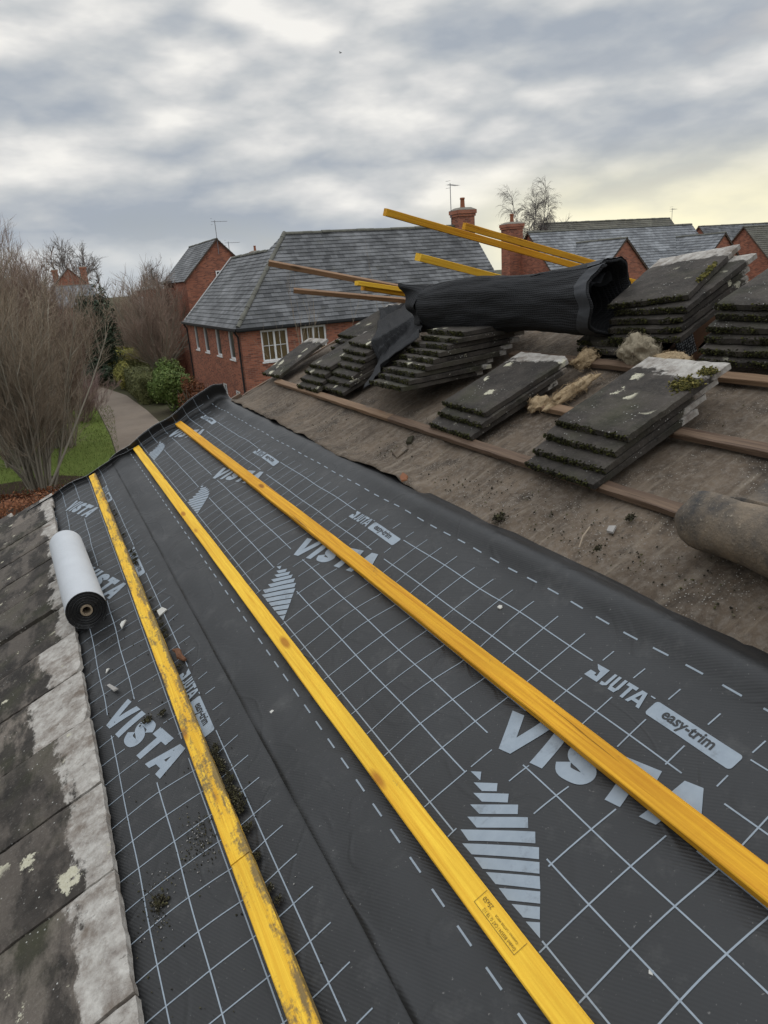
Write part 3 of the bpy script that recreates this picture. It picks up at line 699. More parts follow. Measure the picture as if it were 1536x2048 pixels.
roof_batten(-0.291, 4.704, 5.43, 0.0075, M['yellow'], 'short far length of dirty yellow batten ending at the verge beside the grey roll', GN, dirt=0.80, seed=3)
b2 = roof_batten(0.0735, -0.1, 5.47, 0.0125, M['yellow'], 'clean bright yellow batten with a black grading stamp', GN, dirt=0.42, seed=4, warp=0.002)
roof_batten(0.441, -0.1, 5.46, 0.0135, M['orange'], 'upper amber-yellow batten lying across the VISTA lettering', GN, du=-0.012, dirt=0.40, seed=5, warp=-0.004)
# grading stamp, printed on the stamped batten's top face (batten x = away from the camera)
def stamp():
    V, F = [], []
    z = 0.0264; x0 = 0.1 + 0.738; x1 = 0.1 + 0.861
    def q(xa, ya, xb, yb):
        b = len(V); V.extend([(xa, ya, z), (xb, ya, z), (xb, yb, z), (xa, yb, z)]); F.append((b, b + 1, b + 2, b + 3))
    ln = 0.0009
    q(x0, 0.0090, x1, 0.0090 + ln); q(x0, -0.019, x0 + ln, 0.0090); q(x1 - ln, -0.021, x1, 0.0090)
    for body, size, x, y, sq in (('Graded: BS5534 / CAT G: TB 112', 0.0086, x0 + .005, 0.0010, 0.80), ('Construct / LATVIA WPCA', 0.0062, x0 + .010, -0.0080, 0.92), ('25x50', 0.0125, x0 + .089, -0.0130, 0.86)):
        cu = bpy.data.curves.new('t', 'FONT'); cu.body = body; cu.size = size; cu.resolution_u = 2
        to = bpy.data.objects.new('t', cu); COL.objects.link(to); bpy.context.view_layer.update()
        me = bpy.data.meshes.new_from_object(to.evaluated_get(bpy.context.evaluated_depsgraph_get())); b0 = len(V)
        for p in me.vertices: V.append((x + p.co.x * sq, y + p.co.y, z))
        for p in me.polygons: F.append(tuple(b0 + k for k in p.vertices))
        bpy.data.objects.remove(to); bpy.data.meshes.remove(me); bpy.data.curves.remove(cu)
    obj('grading_stamp', make_mesh('grading_stamp', V, F, M['stamp']), b2)
stamp()
GO = 'old brown battens on the felt'
roof_batten(1.163, 1.18, 3.2, 0.004, M['oldwood'], 'old brown batten under the two front tile stacks, running to the felt roll', GO, dirt=0.35, seed=11, wid=0.044, hei=0.022, rough=0.0030)
roof_batten(1.163, 3.204, 5.08, 0.004, M['palewood'], 'pale-ended old batten running to the far verge above the membrane corner', GO, dirt=0.55, seed=12, wid=0.044, hei=0.022, rough=0.0030)
roof_batten(1.498, 0.2, 1.72, 0.004, M['oldwood'], 'old brown batten leaving the right of the lichened tile stack', GO, dirt=0.25, seed=13, wid=0.044, hei=0.022, rough=0.0030)
roof_batten(1.490, 1.9, 2.60, 0.004, M['palewood'], 'short old batten showing between the two front tile stacks', GO, dirt=0.35, seed=14, wid=0.044, hei=0.022, rough=0.0030)
roof_batten(1.850, 0.4, 2.02, 0.004, M['palewood'], 'pale old batten in front of the right-hand tile stack', GO, dirt=0.2, seed=15, wid=0.044, hei=0.022, rough=0.0030)
roof_batten(1.846, 2.024, 3.05, 0.004, M['oldwood'], 'old brown batten below the black netting roll behind the wool scraps', GO, dirt=0.3, seed=16, wid=0.044, hei=0.022, rough=0.0030)
GL = 'loose battens cantilevered over the ridge'
Y = M['yellow']; O = M['orange']
loose_batten((1.72, 3.487, 7.098), (3.63, 3.704, 6.637), O, 'longest and highest loose yellow batten, poking up against the sky', GL, hei=0.036, wid=0.03, seed=21, roll=0.15)
loose_batten((2.121, 3.385, 7.01), (3.379, 3.543, 6.712), O, 'loose yellow batten right of the highest one, ending before the brick chimney', GL, hei=0.034, wid=0.028, seed=22, roll=0.15)
loose_batten((2.102, 3.865, 6.883), (3.118, 4.157, 6.659), Y, 'short loose yellow batten pointing out above the middle of the netting roll', GL, hei=0.042, wid=0.05, seed=23, roll=0.2)
loose_batten((1.933, 4.393, 6.76), (2.935, 4.5, 6.571), Y, 'upper of two stacked yellow battens behind the left end of the netting roll', GL, hei=0.028, wid=0.05, seed=24)
loose_batten((1.99, 4.428, 6.725), (2.92, 4.525, 6.545), O, 'lower of two stacked yellow battens behind the left end of the netting roll', GL, seed=25)
loose_batten((1.543, 4.964, 6.927), (2.722, 4.559, 6.617), M['lath'], 'upper thin brown lath sticking out over the slate roof', GL, hei=0.034, wid=0.04, dirt=0.1, seed=26, roll=0.3)
loose_batten((1.718, 5.014, 6.736), (2.777, 4.655, 6.561), M['lath'], 'lower thin brown lath sticking out over the slate roof', GL, hei=0.030, wid=0.04, dirt=0.15, seed=27, roll=0.3)

# ------------------------------------------------------------------ concrete tiles
TL, TW, TH = 0.47, 0.358, 0.0235
def tile_mesh(seed, wid=TW):
    nx, ny = 22, 18; V, F = [], []
    def edge(i, j):
        x = TL * i / nx; y = wid * (j / ny - 0.5)
        if i == 0: x += 0.006 * sn(y * 22, seed) + 0.003 * sn(y * 70, seed)
        if i == nx: x += 0.004 * sn(y * 16, seed + 3) + 0.003 * sn(y * 60, seed)
        if seed % 2 < 1 and i < 3 and j > ny - 3: x += 0.010 * (3 - i) * (j - ny + 3) / 6
        if seed % 3 < 1 and i < 2 and j < 3: x += 0.012 * (2 - i) * (3 - j) / 5
        if i > nx - 3 and j < 2 and seed % 2 > 1: x -= 0.012 * (i - nx + 3) * (2 - j) / 4
        if j in (0, ny): y += 0.0025 * sn(x * 20, seed + j) + 0.0018 * sn(x * 66, seed)
        return x, y
    for lev in (1, 0):
        for i in range(nx + 1):
            for j in range(ny + 1):
                x, y = edge(i, j); z = (TH + 0.0012 * sn(x * 30, y * 30, seed)) if lev else 0.0
                if lev and (i in (0, nx) or j in (0, ny)): z -= 0.0035 + 0.0025 * sn(x * 50, y * 50, seed + 9)
                V.append((x, y, z))
    m = (nx + 1) * (ny + 1); ix = lambda i, j, l: l * m + i * (ny + 1) + j
    for i in range(nx):
        for j in range(ny):
            F.append((ix(i, j, 0), ix(i + 1, j, 0), ix(i + 1, j + 1, 0), ix(i, j + 1, 0))); F.append((ix(i, j, 1), ix(i, j + 1, 1), ix(i + 1, j + 1, 1), ix(i + 1, j, 1)))
    for i in range(nx):
        F.append((ix(i, 0, 0), ix(i, 0, 1), ix(i + 1, 0, 1), ix(i + 1, 0, 0))); F.append((ix(i, ny, 0), ix(i + 1, ny, 0), ix(i + 1, ny, 1), ix(i, ny, 1)))
    for j in range(ny):
        F.append((ix(0, j, 0), ix(0, j + 1, 0), ix(0, j + 1, 1), ix(0, j, 1))); F.append((ix(nx, j, 0), ix(nx, j, 1), ix(nx, j + 1, 1), ix(nx, j + 1, 0)))
    return make_mesh('roof_tile', V, F, M['tile'])
TILES = [tile_mesh(s * 3.7 + 1) for s in range(6)]

ICO_V = []; ph = (1 + 5 ** 0.5) / 2
for a in (-1, 1):
    for b in (-ph, ph): ICO_V += [(0, a, b), (a, b, 0), (b, 0, a)]
ICO_V = np.array(ICO_V) / math.hypot(1, ph)
bmi = bmesh.new(); bmesh.ops.convex_hull(bmi, input=[bmi.verts.new(p) for p in ICO_V]); bmi.verts.index_update()
ICO_F = np.array([[v.index for v in f.verts] for f in bmi.faces]); ICO_V = np.array([v.co[:] for v in bmi.verts]); bmi.free()
def blobs(centres, radii, r, squash=0.75):
    """many small rough lumps as one mesh's verts and faces"""
    V, F = [], []
    for c, rad in zip(centres, radii):
        k = len(V); j = ICO_V * (1 + 0.35 * r.standard_normal((12, 1))) * rad; j[:, 2] *= squash
        V += (j + np.array(c)).tolist(); F += (ICO_F + k).tolist()
    return V, F
def moss_mesh(seed, n=420, material='moss'):
    r = np.random.default_rng(seed); y = r.uniform(-TW / 2, TW / 2, n); keep = np.array([sn(v * 9, seed) > -0.35 for v in y]); y = y[keep]; m = len(y)
    c = np.stack([r.uniform(-0.003, 0.008, m), y, r.uniform(0.001, 0.0225, m)], 1)
    return make_mesh('moss', *blobs(c, r.uniform(0.0018, 0.0050, m), r), M[material])
MOSS = [moss_mesh(50 + s) for s in range(5)]

ORD = ['topmost', 'second', 'third', 'fourth', 'fifth', 'sixth', 'seventh', 'eighth', 'ninth', 'tenth']
def stack(desc, u0, v0, n, du, dh=0.0225, h0=0.004, yaw=0.0, jit=0.03, looks=None, dvs=0.0, tilt=0.0, group=None):
    for k in range(n):
        top = n - 1 - k
        Mx = RM @ T(u0, v0, h0) @ RY(tilt) @ T(du * k + rng.normal(0, 0.004), dvs * k + rng.normal(0, 0.006), dh * k) @ RZ(yaw + rng.normal(0, jit)) @ RX(rng.normal(0, 0.006))
        lk = (looks or {}).get(top, (0.28, 0.14, 0.62))
        o = obj('roof_tile', TILES[int(rng.integers(6))], None, Mx); o.color = (lk[0], lk[1], lk[2], 1)
        lab = ('topmost tile of ' if top == 0 else 'bottom tile of ' if k == 0 else ORD[top] + ' tile from the top of ') + desc
        tag(o, lab, 'roof tile', group or 'loose concrete tiles stacked on the felt')
        ms = obj('moss', MOSS[int(rng.integers(5))], o)
    return o
stack('the nearest lichen-spotted stack of four', 1.125, 1.847, 4, 0.054, 0.0262, 0.028, 0.0, 0.012, {0: (0.62, 0.16, 1.0), 1: (0.6, 0.1, 0.3), 2: (0.6, 0.1, 0.2), 3: (0.6, 0.1, 0.2)})
stack('the stack of three beside the wool scraps', 1.178, 2.63, 3, 0.050, 0.0262, 0.028, 0.0, 0.012, {0: (0.5, 0.10, 0.6)})
stack('the mossy fanned stack under the black netting', 1.22, 3.245, 9, 0.045, 0.0255, 0.150, 0.0, 0.02, tilt=0.33)
stack('the lowest mossy stack of four by the verge', 1.16, 4.40, 4, 0.045, 0.0265, 0.028, 0.02, 0.02)
stack('the higher stack of four by the verge, before the house windows', 1.55, 4.71, 4, 0.042, 0.0265, 0.028, 0.02, 0.02)
stack('the mossy stack half covered by the netting flap', 1.205, 4.06, 7, 0.048, 0.0255, 0.028, -0.02, 0.03)
stack('the low pair right of the netting roll', 1.90, 2.43, 2, 0.028, 0.027, 0.028, 0.03, 0.02)
stack('the tall stack right of the netting roll', 1.945, 2.245, 4, 0.024, 0.030, 0.072, 0.10, 0.015, {0: (0.42, 0.12, 0.35), 1: (0.5, .1, .3)})
stack('the right-hand stack cut by the picture edge', 1.90, 1.745, 6, 0.026, 0.0300, 0.028, 0.03, 0.02, {0: (0.3, 0.15, 0.3)})
# one more, slightly skewed, laid over the tall stack
o = obj('roof_tile', TILES[2], None, RM @ T(2.035, 2.262, 0.192) @ RZ(0.27)); o.color = (0.55, 0.14, 0.45, 1)
tag(o, 'skewed whitish-headed tile laid on top of the tall stack right of the netting roll', 'roof tile', 'loose concrete tiles stacked on the felt')
obj('moss', MOSS[1], o)
r = np.random.default_rng(3); c = np.stack([r.uniform(0.10, 0.30, 60), -0.165 + r.normal(0, 0.007, 60), 0.022 + r.uniform(0, 0.006, 60)], 1)
obj('moss_cushion', make_mesh('moss_cushion', *blobs(c, r.uniform(0.003, 0.009, 60), r), M['brightmoss']), o)
# leaning tile at the verge
o = obj('roof_tile', TILES[0], None, RM @ T(1.17, 5.20, 0.035) @ RZ(0.06) @ RX(0.0) @ RY(-0.10)); o.color = (0.4, 0.15, 0.9, 1)
tag(o, 'single tile tilted at the far verge in front of the red brick house', 'roof tile', 'loose concrete tiles stacked on the felt'); obj('moss', MOSS[3], o)
# laid tiles left of the membrane
looks = {0: (1.5, 1.0, .2), 1: (.62, .55, .3), 2: (0.60, .35, .75), 3: (0.62, .30, .2), 4: (1.25, .85, .25), 5: (.9, .7, .3), 6: (.42, .35, .5), 7: (.45, .30, .2), 8: (.40, .35, .3), 9: (.40, .40, .3), 10: (.36, .5, .3), 11: (.42, .5, .4), 12: (.6, .8, .4)}
words_ = ['nearest laid tile, whitish all over, at the bottom edge', 'second laid tile from the camera, half white', 'third laid tile from the camera, with a round pale lichen patch',
          'fourth laid tile from the camera, mostly dark', 'fifth laid tile from the camera, broadly whitened', 'sixth laid tile from the camera, with streaky pale stains', 'seventh laid tile from the camera, left of the white chips',
          'eighth laid tile, beside the near end of the grey roll', 'ninth laid tile, beside the middle of the grey roll', 'tenth laid tile, beside the far end of the grey roll', 'eleventh laid tile, just past the grey roll',
          'second laid tile from the far verge', 'last laid tile at the far verge, whitened edge']
for k in range(13):
    v = 1.206 + 0.365 * (k - 0.5) + 0.003; head = -0.578 - 0.0035 * max(0, k - 3) + rng.normal(0, 0.004)
    o = obj('roof_tile', TILES[k % 6], None, RM @ T(head - TL + rng.normal(0, .003), v, 0.012 + rng.normal(0, .0025)) @ RZ(rng.normal(0, 0.009)) @ RX(rng.normal(0, 0.010)) @ RY(-0.008)); o.color = (*looks[k], 1)
    tag(o, words_[k], 'roof tile', 'tiles still laid left of the membrane')
for k in range(14):
    v = 1.206 + 0.365 * (k - 1); o = obj('roof_tile', TILES[(k + 3) % 6], None, RM @ T(-0.93 - TL, v, -0.008) @ RY(-0.004)); o.color = (0.0, 0.2, 0.3, 1)
    tag(o, 'dark laid tile of the course below, at the left picture edge', 'roof tile', 'lower course of laid tiles at the left edge')
# ------------------------------------------------------------------ loose things on the roof
# roll of new membrane, pale fleece outside, dark inside, cardboard core
def roll_of_membrane():
    t = thing('membrane_roll', 'pale grey roll of new membrane lying on the laid membrane against the tiles', 'membrane roll', RM @ T(-0.498, 3.03, 0.087) @ RZ(math.radians(90 + 2.2)))
    R0, L = 0.083, 1.0; V, F = [], []
    n = 56; m = 20
    for i in range(m + 1):
        for k in range(n):
            a = 2 * math.pi * k / n; rr = R0 * (1 + 0.006 * sn(i * 0.4, math.cos(a) * 2, math.sin(a) * 2)); rr += 0.0012 * (k / n)
            V.append((L * i / m + 0.002 * sn(k * 0.6, i), rr * math.cos(a), rr * math.sin(a)))
    for i in range(m):
        for k in range(n): a = i * n + k; b = i * n + (k + 1) % n; F.append((a, b, b + n, a + n))
    obj('fleece_wrap', make_mesh('fleece_wrap', V, F, M['rollgrey'], smooth=True), t)
    for x, sgn in ((0.0, 1), (L, -1)):                # spiral layers seen at both ends
        V, F = [], []; turns, per = 13, 30; base = len(V)
        for k in range(turns * per + 1):
            a = 2 * math.pi * k / per; q = k / (turns * per); rr = 0.024 + (R0 - 0.026) * q
            dx = 0.0030 * math.sin(q * 31) + 0.002 * sn(q * 40, x)
            for dr, dd in ((0, 0.0), (0.0021, -0.0035), (0.0042, 0.0)): V.append((x + sgn * (0.004 + dx + dd), (rr + dr) * math.cos(a), (rr + dr) * math.sin(a)))
        for k in range(turns * per):
            for j in range(2): a = base + k * 3 + j; F.append((a, a + 3, a + 4, a + 1))
        obj('wound_layers', make_mesh('wound_layers', V, F, M['membrane'], smooth=True), t)
    V, F = [], []                                     # the loose outer tail, dark face out
    for i in range(m + 1):
        for k in range(12):
            a = -2.1 + k * 0.14; rr = R0 + 0.0035 + 0.010 * (k / 11) ** 2; V.append((L * i / m, rr * math.cos(a), rr * math.sin(a)))
    for i in range(m):
        for k in range(11): a = i * 12 + k; F.append((a, a + 1, a + 13, a + 12))
    obj('loose_tail', make_mesh('loose_tail', V, F, M['membrane'], smooth=True), t)
    V, F = [], []
    for x in (-0.003, L + 0.003):
        for rr in (0.0245, 0.017):
            for k in range(24): a = 2 * math.pi * k / 24; V.append((x, rr * math.cos(a), rr * math.sin(a)))
    for k in range(24):
        b = (k + 1) % 24
        F += [(k, b, 24 + b, 24 + k), (48 + k, 72 + k, 72 + b, 48 + b), (24 + k, 24 + b, 72 + b, 72 + k), (k, 48 + k, 48 + b, b)]
    obj('core_tube', make_mesh('core_tube', V, F, M['cardboard']), t)
roll_of_membrane()


def netting():
    t = thing('netting_roll', 'black woven debris netting rolled up on the tile stacks, loose flap at its left', 'debris netting', RM @ T(0, 0, 0))
    A = Vector((2.03, 2.46, 0.225)); B = Vector((1.81, 3.62, 0.268)); n, m = 110, 100
    ax = (B - A).normalized(); e1 = Vector((0, 0, 1)) - ax * ax.z; e1.normalize(); e2 = ax.cross(e1); Lr = (B - A).length
    def ring(q, a, shrink=1.0):
        R1 = (0.163 - 0.040 * q - 0.018 * math.sin(q * 5.5)) * shrink
        fold = 1 + 0.05 * math.sin(3 * a + 4 * q) + 0.13 * sn(math.cos(a) * 1.5, math.sin(a) * 1.5, q * 3.2) + 0.050 * sn(math.cos(a) * 4, math.sin(a) * 4, q * 7) + 0.022 * sn(math.cos(a) * 11, math.sin(a) * 11, q * 16) + 0.030 * abs(sn(a * 2.2 + 3 * q, q * 2.0, 5))
        x = R1 * fold * math.cos(a); y = R1 * fold * math.sin(a) * (0.98 - 0.2 * q)
        x = max(x, -R1 * 0.93)
        return A + ax * (Lr * q) + e1 * x + e2 * y
    V, F, UV = [], [], []
    for i in range(m + 1):
        for k in range(n + 1): V.append(ring(i / m, 2 * math.pi * k / n) + ax * (0.018 * math.sin(k * 0.26 + 1) * (1 - i / m)))
    W1 = n + 1
    def uvf(i, k, mm): return (Lr * i / mm, 0.9 * k / n)
    for i in range(m):
        for k in range(n):
            a = i * W1 + k; F.append((a, a + W1, a + W1 + 1, a + 1)); UV += [uvf(i, k, m), uvf(i + 1, k, m), uvf(i + 1, k + 1, m), uvf(i, k + 1, m)]
    b0 = len(V)                                       # the mouth: rolled lip, then inside layers going back
    prof = [(0.0, 1.0), (-0.012, 0.97), (-0.010, 0.92), (0.02, 0.89), (0.10, 0.86), (0.25, 0.80), (0.45, 0.5), (0.55, 0.05)]
    for dq, sh_ in prof:
        for k in range(n + 1): V.append(ring(max(0, dq), 2 * math.pi * k / n, sh_) + ax * (min(0, dq) + 0.018 * math.sin(k * 0.26 + 1)))
    for i in range(len(prof) - 1):
        for k in range(n):
            a = b0 + i * W1 + k; F.append((a, a + 1, a + W1 + 1, a + W1)); UV += [(i * .05, k * .01), (i * .05, k * .01 + .01), (i * .05 + .05, k * .01 + .01), (i * .05 + .05, k * .01)]
    obj('rolled_netting', make_mesh('rolled_netting', V, F, M['netting'], None, UV, True), t)
    V, F = [], []                                     # solid woven hem round the mouth
    for i in range(7):
        for k in range(n + 1): V.append(ring(-0.006 + 0.010 * i, 2 * math.pi * k / n, 1.022) + ax * (0.018 * math.sin(k * 0.26 + 1)))
    for i in range(6):
        for k in range(n): a = i * W1 + k; F.append((a, a + W1, a + W1 + 1, a + 1))
    obj('hem', make_mesh('hem', V, F, M['hem'], smooth=True), t)
    V, F, UV = [], [], []                             # inner folded layer standing in the mouth
    for i in range(9):
        for k in range(15):
            a = -0.9 + 1.9 * k / 14; V.append(ring(0.02 + 0.03 * i, a + 0.25 * math.sin(i), 0.60 + 0.12 * math.sin(k * 0.7 + i * 0.4)))
    for i in range(8):
        for k in range(14): a = i * 15 + k; F.append((a, a + 1, a + 16, a + 15)); UV += [(i * .03, k * .03), (i * .03, k * .03 + .03), (i * .03 + .03, k * .03 + .03), (i * .03 + .03, k * .03)]
    obj('inner_fold', make_mesh('inner_fold', V, F, M['hem'], None, UV, True), t)
    # crumpled tail gathered at the far end, rising to a point
    V, F, UV = [], [], []
    for i in range(22):
        q = i / 21
        for k in range(n + 1):
            a = 2 * math.pi * k / n; base = ring(1.0, a); c = A + ax * (Lr * (1 + 0.16 * q)); d0 = base - (A + ax * Lr)
            up = d0.dot(e1); sd = d0.dot(e2)
            V.append(c + e1 * (up * (1 + 0.25 * q) + 0.02 * q) + e2 * (sd * (1 - 0.86 * q) + 0.015 * math.sin(up * 60 + q * 4)))
    for i in range(21):
        for k in range(n): a = i * W1 + k; F.append((a, a + W1, a + W1 + 1, a + 1)); UV += [uvf(i, k, 90), uvf(i + 1, k, 90), uvf(i + 1, k + 1, 90), uvf(i, k + 1, 90)]
    obj('gathered_end', make_mesh('gathered_end', V, F, M['netting'], None, UV, True), t)
    # flap draped over the tiles
    def surf(u, v):
        h = 0.0
        if abs(v - 4.06) < .20 and u > 1.19: h = max(h, .030 + .0255 * (1 + min(6, (u - 1.205) / .048)))
        if abs(v - 3.245) < .20 and u > 1.20: h = max(h, .182 + .19 * (u - 1.22) if u < 1.63 else .26 - .34 * (u - 1.63))
        if abs(v - 4.71) < .20 and u > 1.54: h = max(h, .030 + .0265 * (1 + min(3, (u - 1.55) / .042)))
        if abs(v - 4.40) < .20 and u > 1.15: h = max(h, .030 + .0265 * (1 + min(3, (u - 1.16) / .045)))
        return h
    c4 = [(2.03, 4.85, .15), (2.02, 4.10, .225), (1.54, 3.34, .255), (1.20, 3.50, .125)]; V, F, UV = [], [], []
    nx, ny = 30, 40
    for j in range(ny + 1):
        for i in range(nx + 1):
            x, y = i / nx, j / ny
            p = (1 - y) * ((1 - x) * Vector(c4[0]) + x * Vector(c4[1])) + y * ((1 - x) * Vector(c4[3]) + x * Vector(c4[2]))
            p = p + Vector((0.02 * sn(x * 5, y * 4), (0.035 * sn(y * 7, 1, 2) if i == 0 else 0.012 * sn(y * 6, x * 3, 2)) - 0.42 * math.sin(math.pi * y) * max(0, 0.5 - x) * 0.6, 0.016 * sn(x * 5, y * 6, 4) + 0.006 * sn(x * 15, y * 17, 6) - 0.02 * math.sin(math.pi * y)))
            hs_ = sum(surf(p.x + a_ * .03, p.y + b_ * .04) for a_ in (-1, 0, 1) for b_ in (-1, 0, 1)) / 9; p.z = max(p.z, max(hs_, surf(p.x, p.y)) + .010 + .005 * sn(x * 9, y * 9))
            V.append(p)
    for j in range(ny):
        for i in range(nx): a = j * (nx + 1) + i; F.append((a, a + 1, a + nx + 2, a + nx + 1)); UV += [(i * .022, j * .022), (i * .022 + .022, j * .022), (i * .022 + .022, j * .022 + .022), (i * .022, j * .022 + .022)]
    fl = obj('draped_flap', make_mesh('draped_flap', V, F, M['netting'], None, UV, True), t)
    sm = fl.modifiers.new('thickness', 'SOLIDIFY'); sm.thickness = 0.002
netting()


def felt_roll():
    V, F = [], []; m, n = 54, 46
    for i in range(m + 1):
        v = 1.27 - 1.5 * i / m; q = i / m
        R1 = 0.086 + 0.034 * q + 0.010 * sn(v * 4, 1)
        if i < 4: R1 *= (0.80, 0.93, 0.98, 1.0)[i]
        for k in range(n + 1):
            t = k / n
            if t < 0.36:                               # sheet coming down the slope on to the roll
                s = t / 0.36; u = 1.52 - (1.52 - 1.105 + 0.03 * q) * s; h = 0.006 + 0.02 * s ** 2 * (1 + sn(v * 3, 2)) + (R1 * 2 - 0.012) * s ** 5
            else:
                s = (t - 0.36) / 0.64; a = math.pi / 2 + s * 4.6; u = 1.105 - 0.03 * q + R1 * 1.15 * math.cos(a); h = 0.012 + R1 + R1 * math.sin(a)
            V.append((u + 0.010 * sn(v * 5, t * 6) + 0.004 * sn(v * 19, t * 15), v - 0.03 * math.sin(t * 3) + 0.018 * sn(t * 7, i * 0.02) * (1 - q), h + 0.006 * sn(v * 8, t * 9, 2)))
    W1 = n + 1
    for i in range(m):
        for k in range(n): a = i * W1 + k; F.append((a, a + 1, a + W1 + 1, a + W1))
    o = obj('felt_roll', make_mesh('felt_roll', V, F, M['feltroll'], smooth=True), None, RM)
    sm = o.modifiers.new('thickness', 'SOLIDIFY'); sm.thickness = 0.004
    tag(o, 'dusty brown roll of old felt pulled back at the right picture edge', 'old felt roll')
felt_roll()


def wool(name, label, loc, size, seed, material, fib=260, elong=(1, 1, 0.6)):
    r = np.random.default_rng(seed); bm = bmesh.new(); bmesh.ops.create_icosphere(bm, subdivisions=4, radius=1.0)
    for v in bm.verts:
        c = v.co.copy(); k = 1 + 0.42 * sn(c.x * 1.6 + seed, c.y * 1.6, c.z * 1.6) + 0.24 * sn(c.x * 4 + seed, c.y * 4, c.z * 4) + 0.08 * sn(c.x * 10, c.y * 10 + seed, c.z * 10)
        v.co = Vector((c.x * elong[0], c.y * elong[1], max(c.z, -0.55) * elong[2])) * k * size
    me = bpy.data.meshes.new(name); bm.to_mesh(me)
    vs = [(v.co.copy(), v.normal.copy()) for v in bm.verts]; bm.free()
    for p in me.polygons: p.use_smooth = True
    me.materials.append(material)
    o = obj(name, me, None, RM @ T(*loc)); tag(o, label, 'insulation')
    mb = MB()
    for _ in range(fib):
        c, nn = vs[int(r.integers(len(vs)))]; t = Vector(r.standard_normal(3)); t -= nn * t.dot(nn) * 0.6; t.normalize(); L = size * r.uniform(0.25, 0.7)
        p0 = c - t * L * 0.5; p2 = c + t * L * 0.5 + nn * size * r.uniform(0, 0.12); p1 = c + nn * size * r.uniform(0.02, 0.14)
        mb.tube([p0, p1, p2], [0.0005, 0.0008, 0.0004], 3, False)
    mb.build('wool_fibres', material, o)
wool('insulation_clump', 'rounded grey-beige tuft of mineral wool behind the lichened stack', (1.905, 2.215, 0.055), 0.075, 1, M['wool_grey'], 300, (0.9, 1.05, 0.85))
wool('insulation_clump', 'long tan strip of mineral wool lying between the two front stacks', (1.60, 2.315, 0.03), 0.085, 2, M['wool'], 220, (1.45, 0.34, 0.30))
wool('insulation_clump', 'small orange-tan wisp of mineral wool near the netting roll mouth', (1.825, 2.47, 0.04), 0.055, 3, M['wool'], 180, (1.2, 0.6, 0.6))
wool('insulation_clump', 'thin tan scrap of wool at the lower end of the wool strip', (1.49, 2.395, 0.025), 0.05, 4, M['wool'], 160, (0.9, 0.8, 0.5))
wool('insulation_clump', 'flat tan wool pad on the pale batten right of the rounded tuft', (1.90, 2.06, 0.035), 0.055, 5, M['wool'], 160, (0.7, 1.5, 0.4))

# roof truss apex glimpsed through the opened ridge
tr = thing('roof_truss', 'orange timber truss with a punched nail plate seen between the two right-hand stacks', 'roof truss', RM @ T(2.235, 2.34, -0.105))
mb = MB(); mb.bar((-.30, 0, -.085), (.30, 0, .055), .035, .09); mb.bar((-.02, 0.002, -.03), (.32, 0.002, -.30), .033, .085); mb.bar((0.02, -.002, -.0), (.10, -.002, .10), .033, .085)
mb.bar((.0, 0.001, .0), (-.16, 0.001, -.36), .033, .085); mb.build('web_timber', M['trusswood'], tr)
mb = MB(); mb.box((-.055, -.0255, -.05), (.050, -.022, .055)); mb.build('nail_plate', M['plate'], tr)


# debris along the dirty batten
CLODS = []
for s in range(5):
    r = np.random.default_rng(80 + s); m = 150; c = r.normal(0, 0.0105, (m, 3)); c[:, 2] = np.abs(c[:, 2]) * 0.7 + 0.003
    CLODS.append(make_mesh('moss_clod', *blobs(c, r.uniform(0.0012, 0.0042, m), r), M['clod']))
spots = [(-.246, 1.185, .9), (-.25, 1.226, .8), (-.25, 1.33, 1.0), (-.243, 1.424, 1.15)] + [(-.250 + .012 * random.random(), 1.50 + .028 * k, .8 + .8 * random.random()) for k in range(11)]
spots += [(-.245, 2.30, .9), (-.244, 2.55, .9), (-.243, 2.60, 1.1), (-.244, 2.66, 1.0), (-.243, 2.72, .8), (-.243, 2.80, .9), (-.244, 2.95, .8), (-.243, 3.42, 1.1), (-.240, 3.46, 1.3), (-.236, 3.53, 1.2), (-.242, 3.60, 1.0), (-.243, 3.9, .9), (-.24, 4.3, 1.0), (-.242, 4.4, .8)]
for k, (u, v, sc) in enumerate(spots):
    o = obj('moss_clod', CLODS[k % 5], None, RM @ T(u - .011, v, 0.006) @ RZ(k * 1.3) @ Matrix.Scale(sc * .50, 4)); tag(o, 'dark crumbly moss clod lodged against the upper side of the dirty batten', 'moss clod', 'moss clods against the dirty batten')
for u, v, sc, lab in ((-.41, 2.115, .8, 'dark moss clod lying on the S of the lower VISTA print'), (-.36, 2.10, .6, 'small dark moss clod between the lower VISTA print and the dirty batten'), (-.50, 1.40, .9, 'greenish moss crumb near the nearest laid tiles'),
                      (.885, 1.885, 1.0, 'mossy clod on the felt just above the membrane edge'), (1.08, 1.48, .7, 'small dark clod on the felt below the nearest stack'), (.93, 1.46, .6, 'small clod on the felt beside the brown felt roll')):
    tag(obj('moss_clod', CLODS[int(sc * 10) % 5], None, RM @ T(u, v, 0.006) @ Matrix.Scale(sc, 4)), lab, 'moss clod')
# bright moss cushion on the lichened stack
r = np.random.default_rng(31); m = 420; c = r.normal(0, 1, (m, 3)) * (0.020, 0.026, 0.007); c[:, 2] = np.abs(c[:, 2])
tag(obj('moss_cushion', make_mesh('moss_cushion', *blobs(c * .9, r.uniform(0.002, 0.0055, m), r), M['brightmoss']), None, RM @ T(1.60, 1.70, 0.131)), 'yellow-green moss cushion on the right edge of the nearest stack', 'moss')
tag(obj('moss_cushion', make_mesh('moss_cushion', *blobs(c * .5, r.uniform(0.002, 0.0045, m), r), M['brightmoss']), None, RM @ T(1.69, 1.685, 0.131)), 'small green moss pad near the white head of the nearest stack', 'moss')


